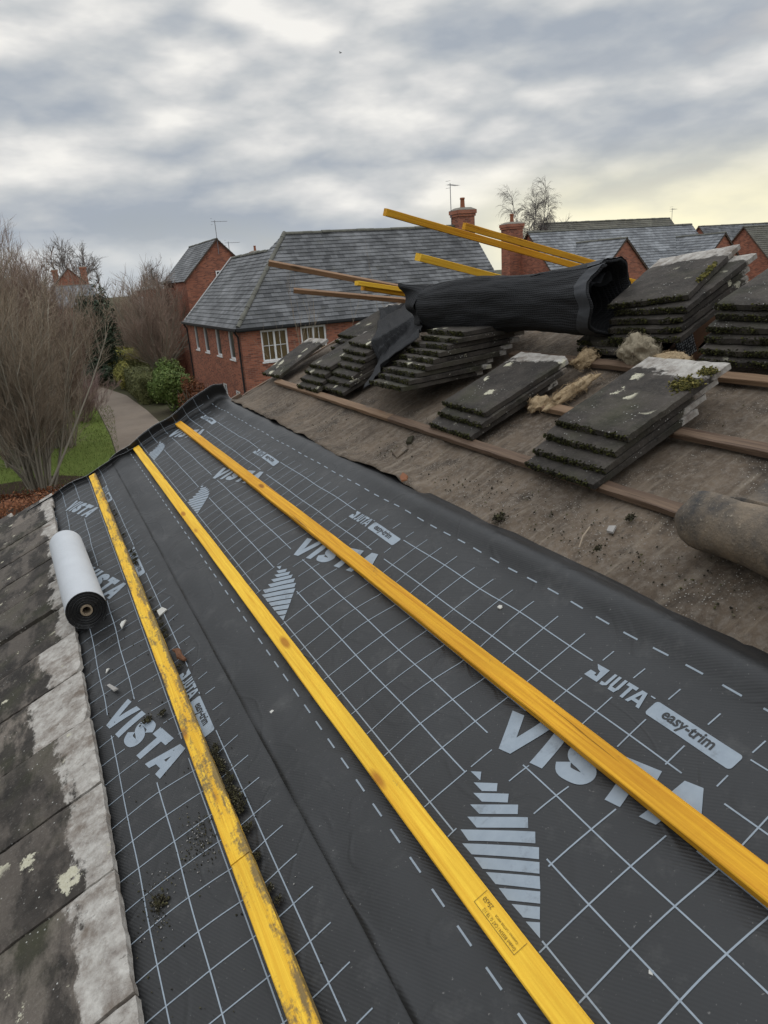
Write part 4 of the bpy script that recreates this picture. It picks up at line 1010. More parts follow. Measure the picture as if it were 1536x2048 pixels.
def chip(label, pts, th, u, v, rot, material, name='mortar_chip', cat='debris chip', h=0.012, tilt=0.0):
    mb = MB(); P = [(x, y, 0.0) for x, y in pts]; Q = [(x * .93, y * .93, th + 0.0006 * k) for k, (x, y) in enumerate(pts)]
    mb.poly(P[::-1]); mb.poly(Q)
    for k in range(len(P)): mb.poly([P[k], P[(k + 1) % len(P)], Q[(k + 1) % len(P)], Q[k]])
    tag(mb.build(name, material, None, RM @ T(u, v, h) @ RZ(rot) @ RX(tilt)), label, cat)
chip('white triangular mortar chip near the end of the grey roll', [(-.030, -.012), (.026, -.004), (.018, .014), (-.004, .010)], .005, -.396, 2.865, .9, M['chip_white'])
chip('white angular chip wedged against the dirty batten', [(-.022, -.012), (.020, -.014), (.016, .012), (-.010, .016)], .006, -.236, 2.76, .4, M['chip_white'], tilt=.5)
chip('long pinkish slate sliver on the lower membrane', [(-.040, -.008), (.034, -.006), (.040, .004), (-.030, .008)], .004, -.495, 2.44, 1.9, M['chip_grey'])
chip('small pale chip beside the pinkish sliver', [(-.014, -.005), (.012, -.004), (.008, .007)], .003, -.50, 2.58, .8, M['chip_white'])
chip('tiny white chip on the bare lower strip of the membrane', [(-.006, -.004), (.006, -.005), (.005, .005), (-.005, .005)], .002, -.069, 1.747, .3, M['chip_white'])
chip('round white fleck on the upper membrane right of the amber batten', [(-.007, -.005), (.0, -.008), (.007, -.003), (.005, .006), (-.005, .006)], .002, .60, 1.50, .3, M['chip_white'], h=.02)
chip('tiny pale chip near the bottom right of the membrane', [(-.004, -.004), (.004, -.003), (.003, .005), (-.003, .004)], .003, .215, .585, .6, M['chip_white'], h=.016)
chip('pale chip on the felt in front of the brown felt roll', [(-.018, -.008), (.014, -.012), (.016, .010), (-.010, .012)], .006, 1.02, 1.50, .6, M['chip_grey'], h=.0)
chip('dark curled felt scrap on the bare felt', [(-.05, -.025), (.03, -.035), (.055, .01), (-.01, .035)], .012, .985, 2.81, .4, M['felt'], 'felt_scrap', 'felt scrap', h=.0, tilt=.15)
chip('smaller dark felt scrap above the curled one', [(-.035, -.012), (.035, -.016), (.03, .012), (-.02, .016)], .010, 1.075, 2.86, .9, M['clod'], 'felt_scrap', 'felt scrap', h=.0)
chip('rusty orange leaf-like scrap at the membrane edge', [(-.04, -.012), (.0, -.02), (.045, -.006), (.01, .014), (-.03, .012)], .008, .862, 2.545, 1.2, M['rust'], 'bark_scrap', 'bark scrap', h=.012)
mb = MB(); mb.tube([(-.055, 0, .006), (-.02, .006, .012), (.02, -.004, .013), (.06, .004, .008)], [.006, .012, .011, .004], 7)
tag(mb.build('bark_scrap', M['barkbrown'], None, RM @ T(-.238, 2.36, 0.006) @ RZ(1.75)), 'red-brown strip of bark lying along the dirty batten', 'bark scrap')
mb = MB(); mb.tube([(-.05, 0, .004), (.0, .004, .007), (.05, 0, .004)], [.002, .0026, .0018], 5)
tag(mb.build('twig', M['twig_tan'], None, RM @ T(.955, 1.545, .0) @ RZ(.5)), 'thin pale twig on the felt near the brown felt roll', 'twig')

def crumbs(name, label, n, fu, material, seed, smin=.0012, smax=.004):
    r = np.random.default_rng(seed); c = []
    for _ in range(n): c.append(fu(r))
    tag(obj(name, make_mesh(name, *blobs(np.array(c), r.uniform(smin, smax, n), r), material), None, RM), label, 'crumbs', None, 'stuff')
def on_lower(r):
    g = r.random(); u, v = (r.uniform(-.57, -.26), r.uniform(.7, 5.0)) if g < .4 else ((-.375 + r.normal(0, .03), 1.50 + r.normal(0, .05)) if g < .72 else ((-.515 + r.normal(0, .03), 1.40 + r.normal(0, .06)) if g < .9 else (-.235 + abs(r.normal(0, .02)), r.uniform(1, 4.5))))
    return (u, v, lower_h(u, v) + .002)
crumbs('moss_crumbs', 'dark moss crumbs and grit scattered on the lower membrane', 700, on_lower, M['clod'], 5, .0005, .0022)
crumbs('mortar_crumbs', 'pale mortar grit scattered on the lower membrane', 150, on_lower, M['chip_grey'], 6, .0005, .0020)
def on_felt(r):
    u, v = r.uniform(.9, 1.8), r.uniform(.7, 5.2)
    if r.random() < .75: u, v = .9 + abs(r.normal(0, .09)), (r.choice([1.2, 1.55, 2.0, 2.3, 2.9, 3.6, 4.4]) + r.normal(0, .16))
    return (u, v, felt_h(u, v) + .006)
crumbs('felt_grit', 'pale grit scattered on the old felt', 700, on_felt, M['chip_grey'], 8, .0005, .0017)
crumbs('felt_crumbs', 'dark crumbs scattered on the old felt', 600, on_felt, M['clod'], 9, .0008, .0038)

# ------------------------------------------------------------------ ground, path, lawn
def sheet(name, pts, z, material, kind='structure'):
    mb = MB(); mb.poly([(x, y, z) for x, y in pts]); return tag(mb.build(name, material), kind=kind)
sheet('ground', [(-900, -400), (900, -400), (900, 1500), (-900, 1500)], 0.0, M['ground'])
sheet('path', [(1.9, 20), (5.0, 20), (5.3, 34), (5.35, 45), (5.1, 53), (4.2, 59), (2.2, 64), (-1.0, 68), (-2.5, 66), (.6, 62), (2.2, 58), (2.8, 52), (2.75, 46), (2.6, 38), (2.2, 30)], 0.008, M['path'])
sheet('lawn', [(-3, 27.5), (0.5, 28.4), (2.15, 30), (2.55, 38), (2.7, 46), (2.7, 50), (-3, 46)], 0.004, M['lawn'])
sheet('bed_soil', [(-6, 18), (1.2, 18), (1.4, 29.3), (-.2, 31.0), (-3, 31), (-6, 31)], 0.012, M['soil'])
r = np.random.default_rng(12); m = 9000
gx = r.uniform(-2.5, 3.6, m); gy = r.uniform(28.5, 49, m); keep = (gx < 2.2 + (gy - 30) * 0.085) & (gx > -2.5); gx, gy = gx[keep], gy[keep]; m = len(gx)
a = r.uniform(0, 6.28, m); hgt = r.uniform(.04, .11, m); wd = .012; lean = r.normal(0, .03, (m, 2))
V = np.stack([np.stack([gx - wd * np.cos(a), gy - wd * np.sin(a), np.full(m, .004)], 1), np.stack([gx + wd * np.cos(a), gy + wd * np.sin(a), np.full(m, .004)], 1),
              np.stack([gx + lean[:, 0] + .003, gy + lean[:, 1], hgt], 1), np.stack([gx + lean[:, 0] - .003, gy + lean[:, 1], hgt], 1)], 1).reshape(-1, 3)
n = mat('grass_blade'); isl = n.n('ShaderNodeNewGeometry').outputs['Random Per Island']; M['blade'] = fin(n, n.ramp(isl, [(0, (.07, .11, .02)), (1, (.18, .20, .06))]), .8, None, .2)
tag(obj('grass', make_quads('grass', V, np.arange(4 * m).reshape(-1, 4), M['blade'])), 'short green grass beside the path', 'grass', None, 'stuff')

# ------------------------------------------------------------------ houses
def wall(mb, O, e, W, H, holes=(), top=None, reveal=0.10):
    """brick wall from O along unit e (outward normal = e x z), holes = (x0, x1, z0, z1)"""
    O = Vector(O); e = Vector(e); z = Vector((0, 0, 1)); nrm = e.cross(z)
    xs = sorted({0, W, *[h[0] for h in holes], *[h[1] for h in holes]}); zs = sorted({0, H, *[h[2] for h in holes], *[h[3] for h in holes]})
    P = lambda x, y, dn=0.0: O + e * x + z * y - nrm * dn
    for i in range(len(xs) - 1):
        for j in range(len(zs) - 1):
            cx, cz = (xs[i] + xs[i + 1]) / 2, (zs[j] + zs[j + 1]) / 2
            if any(h[0] < cx < h[1] and h[2] < cz < h[3] for h in holes): continue
            mb.poly([P(xs[i], zs[j]), P(xs[i + 1], zs[j]), P(xs[i + 1], zs[j + 1]), P(xs[i], zs[j + 1])], [(x, y) for x, y in ((xs[i], zs[j]), (xs[i + 1], zs[j]), (xs[i + 1], zs[j + 1]), (xs[i], zs[j + 1]))])
    for x0, x1, z0, z1 in holes:
        mb.poly([P(x0, z0), P(x0, z0, reveal), P(x0, z1, reveal), P(x0, z1)]); mb.poly([P(x1, z0, reveal), P(x1, z0), P(x1, z1), P(x1, z1, reveal)])
        mb.poly([P(x0, z0), P(x1, z0), P(x1, z0, reveal), P(x0, z0, reveal)]); mb.poly([P(x0, z1, reveal), P(x1, z1, reveal), P(x1, z1), P(x0, z1)])
    if top: mb.poly([P(x, y) for x, y in top], list(top))


def window(parent, O, e, hole, lights=2, bars=1, glass='glass', name='window'):
    O = Vector(O); e = Vector(e); z = Vector((0, 0, 1)); nrm = e.cross(z); x0, x1, z0, z1 = hole
    Mx = Matrix(((e.x, nrm.x, 0, O.x), (e.y, nrm.y, 0, O.y), (0, 0, 1, O.z), (0, 0, 0, 1)))     # local y = outwards
    f = MB(); t = 0.075; y0, y1 = -0.085, -0.025
    f.box((x0, y0, z0), (x0 + t, y1, z1)); f.box((x1 - t, y0, z0), (x1, y1, z1)); f.box((x0 + t, y0, z0), (x1 - t, y1, z0 + t)); f.box((x0 + t, y0, z1 - t), (x1 - t, y1, z1))
    wl = (x1 - x0 - 2 * t) / lights
    for k in range(1, lights): f.box((x0 + t + wl * k - .04, y0 + .002, z0 + t), (x0 + t + wl * k + .04, y1 + .006, z1 - t))
    for k in range(lights):
        a = x0 + t + wl * k
        if bars: f.box((a + wl / 2 - .012, y0 + .012, z0 + t), (a + wl / 2 + .012, y1 - .012, z1 - t))
        for b in range(1, bars + 1): zz = z0 + t + (z1 - z0 - 2 * t) * b / (bars + 1); f.box((a + .002, y0 + .016, zz - .012), (a + wl - .002, y1 - .016, zz + .012))
    fr = f.build(name, M['white'], parent, Mx)
    s = MB(); s.box((x0 - .05, -.09, z0 - .06), (x1 + .05, .045, z0 - .002)); s.build('sill', M['white'], fr)
    g = MB(); g.poly([(x0 + t, -.072, z0 + t), (x1 - t, -.072, z0 + t), (x1 - t, -.072, z1 - t), (x0 + t, -.072, z1 - t)][::-1]); g.build('pane', M[glass], fr)
    return fr


def clip(poly, f):
    out = []
    for i in range(len(poly)):
        a, b = poly[i], poly[(i + 1) % len(poly)]; fa, fb = f(a), f(b)
        if fa >= 0: out.append(a)
        if (fa >= 0) != (fb >= 0): t = fa / (fa - fb); out.append((a[0] + (b[0] - a[0]) * t, a[1] + (b[1] - a[1]) * t))
    return out


def slates(mb, pts, e, row=0.225, lip=0.020):
    """courses of slate over a planar convex polygon; e = unit eave direction (normal = e x slope)"""
    P = [Vector(p) for p in pts]; e = Vector(e).normalized(); n = Vector((0, 0, 0))
    for k in range(1, len(P) - 1): n += (P[k] - P[0]).cross(P[k + 1] - P[0])
    n.normalize(); n = n if n.z > 0 else -n
    s = n.cross(e); s = s if s.z > 0 else -s
    O = min(P, key=lambda p: p.z)
    uv = [((p - O).dot(e), (p - O).dot(s)) for p in P]; top = max(q[1] for q in uv)
    k = 0
    while k * row < top - 1e-4:
        lo, hi = k * row, min(top, (k + 1) * row); q = clip(clip(uv, lambda p: p[1] - lo), lambda p: hi - p[1])
        if len(q) >= 3:
            pts3 = [O + e * a + s * b + n * (lip * (1 - (b - lo) / row) + 0.003) for a, b in q]
            nn = (pts3[1] - pts3[0]).cross(pts3[2] - pts3[0])
            idx = list(range(len(q)))
            if nn.dot(n) < 0: idx.reverse()
            mb.poly([pts3[i] for i in idx], [q[i] for i in idx])
            xl = [a for a, b in q if abs(b - lo) < 1e-5]
            if len(xl) >= 2:
                a0, a1 = min(xl), max(xl); c = [O + e * a + s * lo + n * h for a, h in ((a0, 0), (a1, 0), (a1, lip + .003), (a0, lip + .003))]; mb.poly(c, [(a0, lo + .1), (a1, lo + .1), (a1, lo + .1), (a0, lo + .1)])
        k += 1
def ridge_run(mb, a, b, rad=0.11, seg=0.45, drop=0.05):
    a, b = Vector(a), Vector(b); L = (b - a).length; d = (b - a).normalized(); m = max(1, int(L / seg)); side = d.cross(Vector((0, 0, 1))).normalized(); up = side.cross(d)
    for k in range(m):
        p0, p1 = a + d * (L * k / m + .004), a + d * (L * (k + 1) / m - .004); rr = rad * (1 + 0.08 * random.uniform(-1, 1)); j = up * (random.uniform(-.008, .012) - drop)
        ring = lambda p: [p + j + side * rr * math.cos(t) + up * rr * math.sin(t) for t in [math.pi * i / 6 for i in range(7)]]
        A, B = ring(p0), ring(p1)
        for i in range(6): mb.poly([A[i], B[i], B[i + 1], A[i + 1]][::-1])
        mb.poly(A); mb.poly(B[::-1])
def chimney(parent, x, y, z0, z1, w=0.75, dpt=0.6, pots=1, gfx=None, cap='render'):
    c = MB()
    for (o_, za, zb) in ((0, z0, z1 - .42), (.045, z1 - .42, z1 - .30), (.085, z1 - .30, z1 - .12)):
        for O, e, Wd in (((x - w / 2 - o_, y - dpt / 2 - o_, za), (1, 0, 0), w + 2 * o_), ((x + w / 2 + o_, y - dpt / 2 - o_, za), (0, 1, 0), dpt + 2 * o_), ((x + w / 2 + o_, y + dpt / 2 + o_, za), (-1, 0, 0), w + 2 * o_), ((x - w / 2 - o_, y + dpt / 2 + o_, za), (0, -1, 0), dpt + 2 * o_)): wall(c, O, e, Wd, zb - za)
        if o_: c.poly([(x - w / 2 - o_, y - dpt / 2 - o_, za), (x - w / 2 - o_, y + dpt / 2 + o_, za), (x + w / 2 + o_, y + dpt / 2 + o_, za), (x + w / 2 + o_, y - dpt / 2 - o_, za)])
    st = c.build('chimney', M['brick'], parent)
    c = MB(); o_ = .085; k = .18
    B = [(x - w / 2 - o_, y - dpt / 2 - o_, z1 - .12), (x + w / 2 + o_, y - dpt / 2 - o_, z1 - .12), (x + w / 2 + o_, y + dpt / 2 + o_, z1 - .12), (x - w / 2 - o_, y + dpt / 2 + o_, z1 - .12)]
    Tt = [(x + (p[0] - x) * .6, y + (p[1] - y) * .6, z1) for p in B]
    for i in range(4): c.poly([B[i], B[(i + 1) % 4], Tt[(i + 1) % 4], Tt[i]])
    c.poly(Tt); c.build('flaunching', M[cap], st)
    for q in range(pots):
        c = MB(); px_ = x + (q - (pots - 1) / 2) * .35; c.tube([(px_, y, z1 - .03), (px_, y, z1 + .08), (px_, y, z1 + .38), (px_, y, z1 + .40), (px_, y, z1 + .47)], [.14, .12, .105, .13, .12], 12); c.build('chimney_pot', M['terracotta'], st)
    return st
def aerial(parent, x, y, z0, h, rot=0.3, sc=1.0, brace=False):
    c = MB(); c.tube([(x, y, z0), (x, y, z0 + h)], .022 * sc, 6); d = Vector((math.cos(rot), math.sin(rot), 0)); pz = z0 + h - .08
    p = Vector((x, y, pz)); c.tube([p - d * .25 * sc, p + d * .85 * sc], .012 * sc, 5); q = Vector((-d.y, d.x, 0))
    for k in range(7): m_ = p + d * (-.15 + .155 * k) * sc; c.tube([m_ - q * .20 * sc, m_ + q * .20 * sc], .007 * sc, 4)
    for s_ in (-1, 1): c.tube([p - d * .22 * sc + Vector((0, 0, .18 * s_ * sc)) - q * .15 * sc, p - d * .22 * sc + Vector((0, 0, .18 * s_ * sc)) + q * .15 * sc], .01 * sc, 4)
    c.build('aerial', M['aerial'], parent)


# --- main brick house: hipped slate front, lower wing running back on its left
CX, CY, EZ, SL = 7.72, 29.8, 5.10, 1.0244
XR, RY_, RZ_ = 21.2, 33.36, 8.72; w_ = RY_ - CY
hs = thing('brick_house', 'red brick house with a hipped grey slate roof beyond the verge', 'house', T(0, 0, 0))
mb = MB(); ov = 0.16
front = [(0.85, 2.02, 3.64, 4.93), (2.62, 3.78, 3.64, 4.93), (6.2, 7.4, 3.64, 4.93), (9.6, 10.8, 3.64, 4.93)]
lowf = [(1.0, 2.1, 0.9, 2.1), (4.4, 5.5, 0.9, 2.1)]
wall(mb, (CX, CY, 0), (1, 0, 0), XR - CX - ov, EZ, front + lowf)
WB = 40.95
Ys = [(38.35, 39.15), (36.05, 36.95), (33.5, 34.4), (31.05, 31.95)]
left = [(WB - b, WB - a_, 3.72, 4.97) for a_, b in Ys]; lowl = [(WB - 34.2, WB - 33.4, 1.5, 2.45), (WB - 31.9, WB - 31.1, 1.5, 2.35)]
wall(mb, (CX, WB, 0), (0, -1, 0), WB - CY, EZ, left + lowl)
bw = CX + 6.1
wall(mb, (bw, WB, 0), (-1, 0, 0), bw - CX, EZ, (), [(0, EZ), (bw - CX, EZ), ((bw - CX) / 2, EZ + 3.0)])
wall(mb, (XR - ov, CY, 0), (0, 1, 0), 2 * w_, EZ, (), [(0, EZ), (2 * w_, EZ), (w_, EZ + w_ * SL - .05)])
wall(mb, (XR - ov, CY + 2 * w_, 0), (-1, 0, 0), XR - ov - bw, EZ); wall(mb, (bw, CY + 2 * w_, 0), (0, 1, 0), WB - CY - 2 * w_, EZ)
mb.build('wall', M['brick'], hs)
for h in front + lowf: window(hs, (CX, CY, 0), (1, 0, 0), h, 2, 1)
for h in left: window(hs, (CX, WB, 0), (0, -1, 0), h, 1, 0, 'darkglass')
for h in lowl: window(hs, (CX, WB, 0), (0, -1, 0), h, 1, 1, 'darkglass')
q = ov; ze = EZ - 0.02
x0, y0 = CX - q, CY - q; zR = ze + (RY_ - y0) * SL; xr1 = x0 + (RY_ - y0); WZ = 8.22; xw = x0 + (WZ - ze) / SL; yw = y0 + (WZ - ze) / SL
mb = MB()
slates(mb, [(x0, y0, ze), (XR, y0, ze), (XR, RY_, zR), (xr1, RY_, zR)], (1, 0, 0))
slates(mb, [(x0, WB + .1, ze), (x0, y0, ze), (xr1, RY_, zR), (xw, RY_ + (xr1 - xw), WZ), (xw, WB - .35, WZ)], (0, 1, 0))
slates(mb, [(XR, 2 * RY_ - y0, ze), (x0 + 2 * (xw - x0), 2 * RY_ - y0, ze), (xr1, RY_, zR), (XR, RY_, zR)], (1, 0, 0))
slates(mb, [(2 * xw - x0, WB + .1, ze), (2 * xw - x0, RY_ + 1.0, ze), (xw, RY_ + 1.0, WZ), (xw, WB - .35, WZ)], (0, 1, 0))
rf = mb.build('roof', M['slate'], hs)
mb = MB(); ridge_run(mb, (xr1, RY_, zR), (XR, RY_, zR)); mb.build('ridge_tiles', M['ridge'], rf); mb = MB(); ridge_run(mb, (xw, RY_ + (xr1 - xw), WZ), (xw, WB - .3, WZ)); mb.build('ridge_tiles', M['ridge'], rf); mb = MB(); ridge_run(mb, (x0 + .05, y0 + .05, ze + .07), (xr1, RY_, zR + .02), 0.10, .38, .02); mb.build('hip_tiles', M['ridge'], rf)
mb = MB(); mb.bar((x0 + .1, WB + .06, ze + .10), (xw - .05, WB - .30, WZ + .03), .26, .03, (-.7, 0, .7)); mb.build('verge_flashing', M['lead'], rf)
mb = MB()
for a_, b in (((x0 - .05, y0 - .05, ze - .03), (XR, y0 - .05, ze - .03)), ((x0 - .05, y0 - .02, ze - .03), (x0 - .05, WB + .1, ze - .03))): mb.bar(a_, b, .12, .10)
mb.build('gutter', M['black'], hs)
mb = MB(); mb.box((x0 + .01, y0 + .01, ze - .14), (x0 + q - .002, WB, ze - .02)); mb.box((x0 + q + .002, y0 + .01, ze - .14), (XR - .05, y0 + q - .002, ze - .02)); mb.build('fascia', M['black'], hs)
for px_, py in ((CX - .07, CY + .18), (CX - .07, WB - .25)):
    mb = MB(); mb.tube([(CX - .20, py, ze - .05), (CX - .19, py, ze - .16), (px_, py, ze - .34), (px_, py, .05)], .042, 8); mb.build('downpipe', M['black'], hs)
chimney(hs, XR - .45, RY_ - .15, 7.6, 9.72, .92, .75, 1); aerial(hs, XR - .98, RY_ + .1, 8.4, 2.5, .5, .9)
aerial(hs, 15.2, 39.5, 7.0, .2)

# --- gabled houses
def gable_house(name, label, x0, x1, y0, y1, ez, pitch, axis, roofmat, ridge=True, over=0.15, wallmat='brick'):
    """axis 'X': ridge along X (gables face -X/+X); 'Y': ridge along Y (gables face -Y/+Y)"""
    t = thing(name, label, 'house', T(0, 0, 0)); sl = math.tan(pitch); mb = MB()
    if axis == 'X':
        hw = (y1 - y0) / 2; rz_ = ez + hw * sl; ym = (y0 + y1) / 2
        wall(mb, (x0, y0, 0), (1, 0, 0), x1 - x0, ez); wall(mb, (x1, y1, 0), (-1, 0, 0), x1 - x0, ez)
        g = [(0, ez), (y1 - y0, ez), (hw, rz_ - .03)]
        wall(mb, (x0, y1, 0), (0, -1, 0), y1 - y0, ez, (), g); wall(mb, (x1, y0, 0), (0, 1, 0), y1 - y0, ez, (), g)
        r_ = MB(); a, b = x0 - over, x1 + over
        slates(r_, [(a, y0 - over, ez - over * sl), (b, y0 - over, ez - over * sl), (b, ym, rz_), (a, ym, rz_)], (1, 0, 0))
        slates(r_, [(b, y1 + over, ez - over * sl), (a, y1 + over, ez - over * sl), (a, ym, rz_), (b, ym, rz_)], (1, 0, 0)); ra, rb = (a, ym, rz_), (b, ym, rz_)
        vgs = []
        for xx in (a + .03, b - .03):
            vg = MB(); vgs.append(vg)
            for ye in (y0 - over, y1 + over): vg.bar((xx, ye, ez - over * sl - .05), (xx, ym, rz_ - .05), .05, .09)
    else:
        hw = (x1 - x0) / 2; rz_ = ez + hw * sl; xm = (x0 + x1) / 2
        wall(mb, (x0, y1, 0), (0, -1, 0), y1 - y0, ez); wall(mb, (x1, y0, 0), (0, 1, 0), y1 - y0, ez); g = [(0, ez), (x1 - x0, ez), (hw, rz_ - .03)]
        wall(mb, (x0, y0, 0), (1, 0, 0), x1 - x0, ez, (), g); wall(mb, (x1, y1, 0), (-1, 0, 0), x1 - x0, ez, (), g)
        r_ = MB(); a, b = y0 - over, y1 + over
        slates(r_, [(x0 - over, b, ez - over * sl), (x0 - over, a, ez - over * sl), (xm, a, rz_), (xm, b, rz_)], (0, 1, 0))
        slates(r_, [(x1 + over, a, ez - over * sl), (x1 + over, b, ez - over * sl), (xm, b, rz_), (xm, a, rz_)], (0, 1, 0)); ra, rb = (xm, a, rz_), (xm, b, rz_)
        vgs = []
        for yy in (a + .03, b - .03):
            vg = MB(); vgs.append(vg)
            for xe in (x0 - over, x1 + over): vg.bar((xe, yy, ez - over * sl - .05), (xm, yy, rz_ - .05), .05, .09)
    mb.build('wall', M[wallmat], t); rf_ = r_.build('roof', M[roofmat], t); [vg.build('verge_board', M['oldwood'], t) for vg in vgs]
    if ridge: k = MB(); ridge_run(k, ra, rb, .10); k.build('ridge_tiles', M['ridge'], rf_)
    return t
P45 = math.radians(45.5)
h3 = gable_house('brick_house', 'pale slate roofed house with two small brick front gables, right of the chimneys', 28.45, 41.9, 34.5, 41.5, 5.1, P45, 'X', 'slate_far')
chimney(h3, 28.1, 39.3, 3.0, 9.35, 1.0, .9, 1); chimney(h3, 34.0, 44.0, 4.0, 4.5)
for gx0, py_ in ((31.45, 33.0), (39.85, 33.4)):                 # projecting front gablets
    mb = MB(); hw = 2.0; zt = 7.85; zb = zt - hw * 1.02
    wall(mb, (gx0 - hw, py_, 0), (1, 0, 0), 2 * hw, zb, (), [(0, zb), (2 * hw, zb), (hw, zt)]); wall(mb, (gx0 - hw, 35.2, 0), (0, -1, 0), 35.2 - py_, zb); wall(mb, (gx0 + hw, py_, 0), (0, 1, 0), 35.2 - py_, zb)
    g = mb.build('front_gable', M['brick'], h3)
    mb = MB(); yb = 34.5 + (zt - 5.1) / 1.0176
    for s_ in (-1, 1):
        xe = gx0 + s_ * (hw + .12); ze_ = zt - (hw + .12) * 1.02
        slates(mb, [(xe, py_ - .1, ze_ + .02), (gx0, py_ - .1, zt + .02), (gx0, yb, zt + .02), (xe, 34.5 + max(0, (ze_ - 5.1)) / 1.0176 + .1, ze_ + .02)], (0, 1, 0))
    gr = mb.build('gable_roof', M['slate_far'], h3); mb = MB(); ridge_run(mb, (gx0, py_ - .1, zt + .04), (gx0, yb, zt + .04), .08); mb.build('gable_ridge', M['ridge'], gr)
    mb = MB()
    for s_ in (-1, 1): mb.bar((gx0 + s_ * (hw + .12), py_ - .07, zt - (hw + .12) * 1.02 - .05), (gx0, py_ - .07, zt - .05), .05, .08)
    mb.build('gable_verge', M['oldwood'], h3)
h4 = gable_house('brick_house', 'distant house with a long dark mossy roof behind the birch', 40.5, 54.6, 47.5, 56.5, 5.4, P45, 'X', 'mossy_roof'); aerial(h4, 55.0, 52.0, 9.6, 1.2, .4, 1.0)
h5 = gable_house('brick_house', 'red brick gabled house with a mossy brown roof at the right picture edge', 54.8, 70, 39.5, 48.5, 4.0, P45, 'X', 'mossy_roof')
h6 = gable_house('brick_house', 'slate roofed house with a red gable behind the mossy roofed one', 62.0, 84, 51.0, 59.0, 5.2, P45, 'X', 'slate')
h2 = gable_house('brick_house', 'small red brick gabled house with one white window behind the big slate roof', 10.75, 16.0, 55.0, 64.5, 7.42, P45, 'Y', 'slate')
window(h2, (10.75, 54.89, 0), (1, 0, 0), (2.25, 2.80, 7.36, 7.88), 1, 1, 'darkglass'); aerial(h2, 13.4, 54.9, 9.0, 2.3, .1, 1.1)
aerial(h2, 15.0, 58.0, 8.6, 1.4, .1, 1.1)
mb = MB(); wall(mb, (8.5, 60, 0), (1, 0, 0), 2.24, 6.9); wall(mb, (8.5, 64.4, 0), (0, -1, 0), 4.4, 6.9); mb.build('side_wing', M['brick'], h2)
mb = MB(); slates(mb, [(8.35, 64.5, 6.85), (8.35, 59.9, 6.85), (10.7, 59.9, 7.5), (10.7, 64.5, 7.5)], (0, 1, 0)); mb.build('wing_roof', M['mossy_roof'], h2)
window(h2, (8.39, 64.4, 0), (0, -1, 0), (0.7, 1.4, 4.6, 6.4), 1, 2, 'darkglass'); window(h2, (8.39, 64.4, 0), (0, -1, 0), (2.6, 3.3, 4.6, 6.4), 1, 2, 'darkglass')
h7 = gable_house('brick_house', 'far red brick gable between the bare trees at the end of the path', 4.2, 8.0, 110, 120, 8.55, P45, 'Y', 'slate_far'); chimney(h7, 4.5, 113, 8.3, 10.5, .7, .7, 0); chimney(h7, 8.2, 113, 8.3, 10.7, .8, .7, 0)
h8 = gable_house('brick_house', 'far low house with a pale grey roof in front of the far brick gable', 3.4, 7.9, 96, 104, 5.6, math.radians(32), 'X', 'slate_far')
h9 = thing('brick_house', 'far house showing only its small chimney above the big slate roof', 'house', T(0, 0, 0)); mb = MB(); wall(mb, (21, 70, 0), (1, 0, 0), 9, 6.5); wall(mb, (21, 78, 0), (0, -1, 0), 8, 6.5); wall(mb, (30, 70, 0), (0, 1, 0), 8, 6.5); mb.build('wall', M['brick'], h9)
mb = MB(); slates(mb, [(20.8, 69.8, 6.4), (30.2, 69.8, 6.4), (30.2, 74, 8.4), (20.8, 74, 8.4)], (1, 0, 0)); slates(mb, [(20.8, 78.2, 6.4), (30.2, 78.2, 6.4), (30.2, 74, 8.4), (20.8, 74, 8.4)], (1, 0, 0)); mb.build('roof', M['mossy_roof'], h9); chimney(h9, 21.6, 73.5, 7.6, 9.9, .9, .8, 1)

# ------------------------------------------------------------------ trees and shrubs
def nrm(a): return a / np.maximum(1e-9, np.linalg.norm(a, axis=-1, keepdims=True))
def tubes(P, R, sides):
    """P [n,k,3] polylines, R [n,k] radii -> verts, quads"""
    n, k, _ = P.shape; Tn = nrm(np.gradient(P, axis=1)); ref = np.where(np.abs(Tn[:, :1, 2:3]) > .9, np.array([1., 0, 0]), np.array([0., 0, 1]))
    A = nrm(np.cross(Tn, np.broadcast_to(ref, Tn.shape))); B = np.cross(Tn, A); an = 2 * np.pi * np.arange(sides) / sides
    V = P[:, :, None, :] + R[:, :, None, None] * (A[:, :, None, :] * np.cos(an)[None, None, :, None] + B[:, :, None, :] * np.sin(an)[None, None, :, None])
    idx = np.arange(n * k * sides).reshape(n, k, sides); a = idx[:, :-1]; b = np.roll(a, -1, 2); c = np.roll(idx[:, 1:], -1, 2); d_ = idx[:, 1:]
    return V.reshape(-1, 3), np.stack([a, b, c, d_], -1).reshape(-1, 4)
def shoots(base, dirs, L, k, curve, wob, r, up=0.0):
    """polylines from base points along dirs, curving up (or down) by `curve`"""
    n = len(base); d0 = nrm(dirs); P = [base]; step = (L / (k - 1))[:, None]
    for i in range(1, k):
        d0 = nrm(d0 + np.array([0, 0, curve]) / (k - 1) + r.normal(0, wob, (n, 3)) / (k - 1) ** .5); P.append(P[-1] + d0 * step)
    return np.stack(P, 1)
def children(P, m, r, t0, t1, spread, L, k, curve, wob, keep=0.7):
    n, kk, _ = P.shape; src = np.repeat(np.arange(n), m); t = r.uniform(t0, t1, n * m) * (kk - 1); i = np.minimum(t.astype(int), kk - 2); f = (t - i)[:, None]
    base = P[src, i] * (1 - f) + P[src, i + 1] * f; dr = nrm(P[src, i + 1] - P[src, i]); rd = nrm(r.normal(0, 1, (n * m, 3)))
    return shoots(base, dr * keep + rd * spread, L * r.uniform(.5, 1.15, n * m) * (1 - .35 * t / (kk - 1)), k, curve, wob, r)
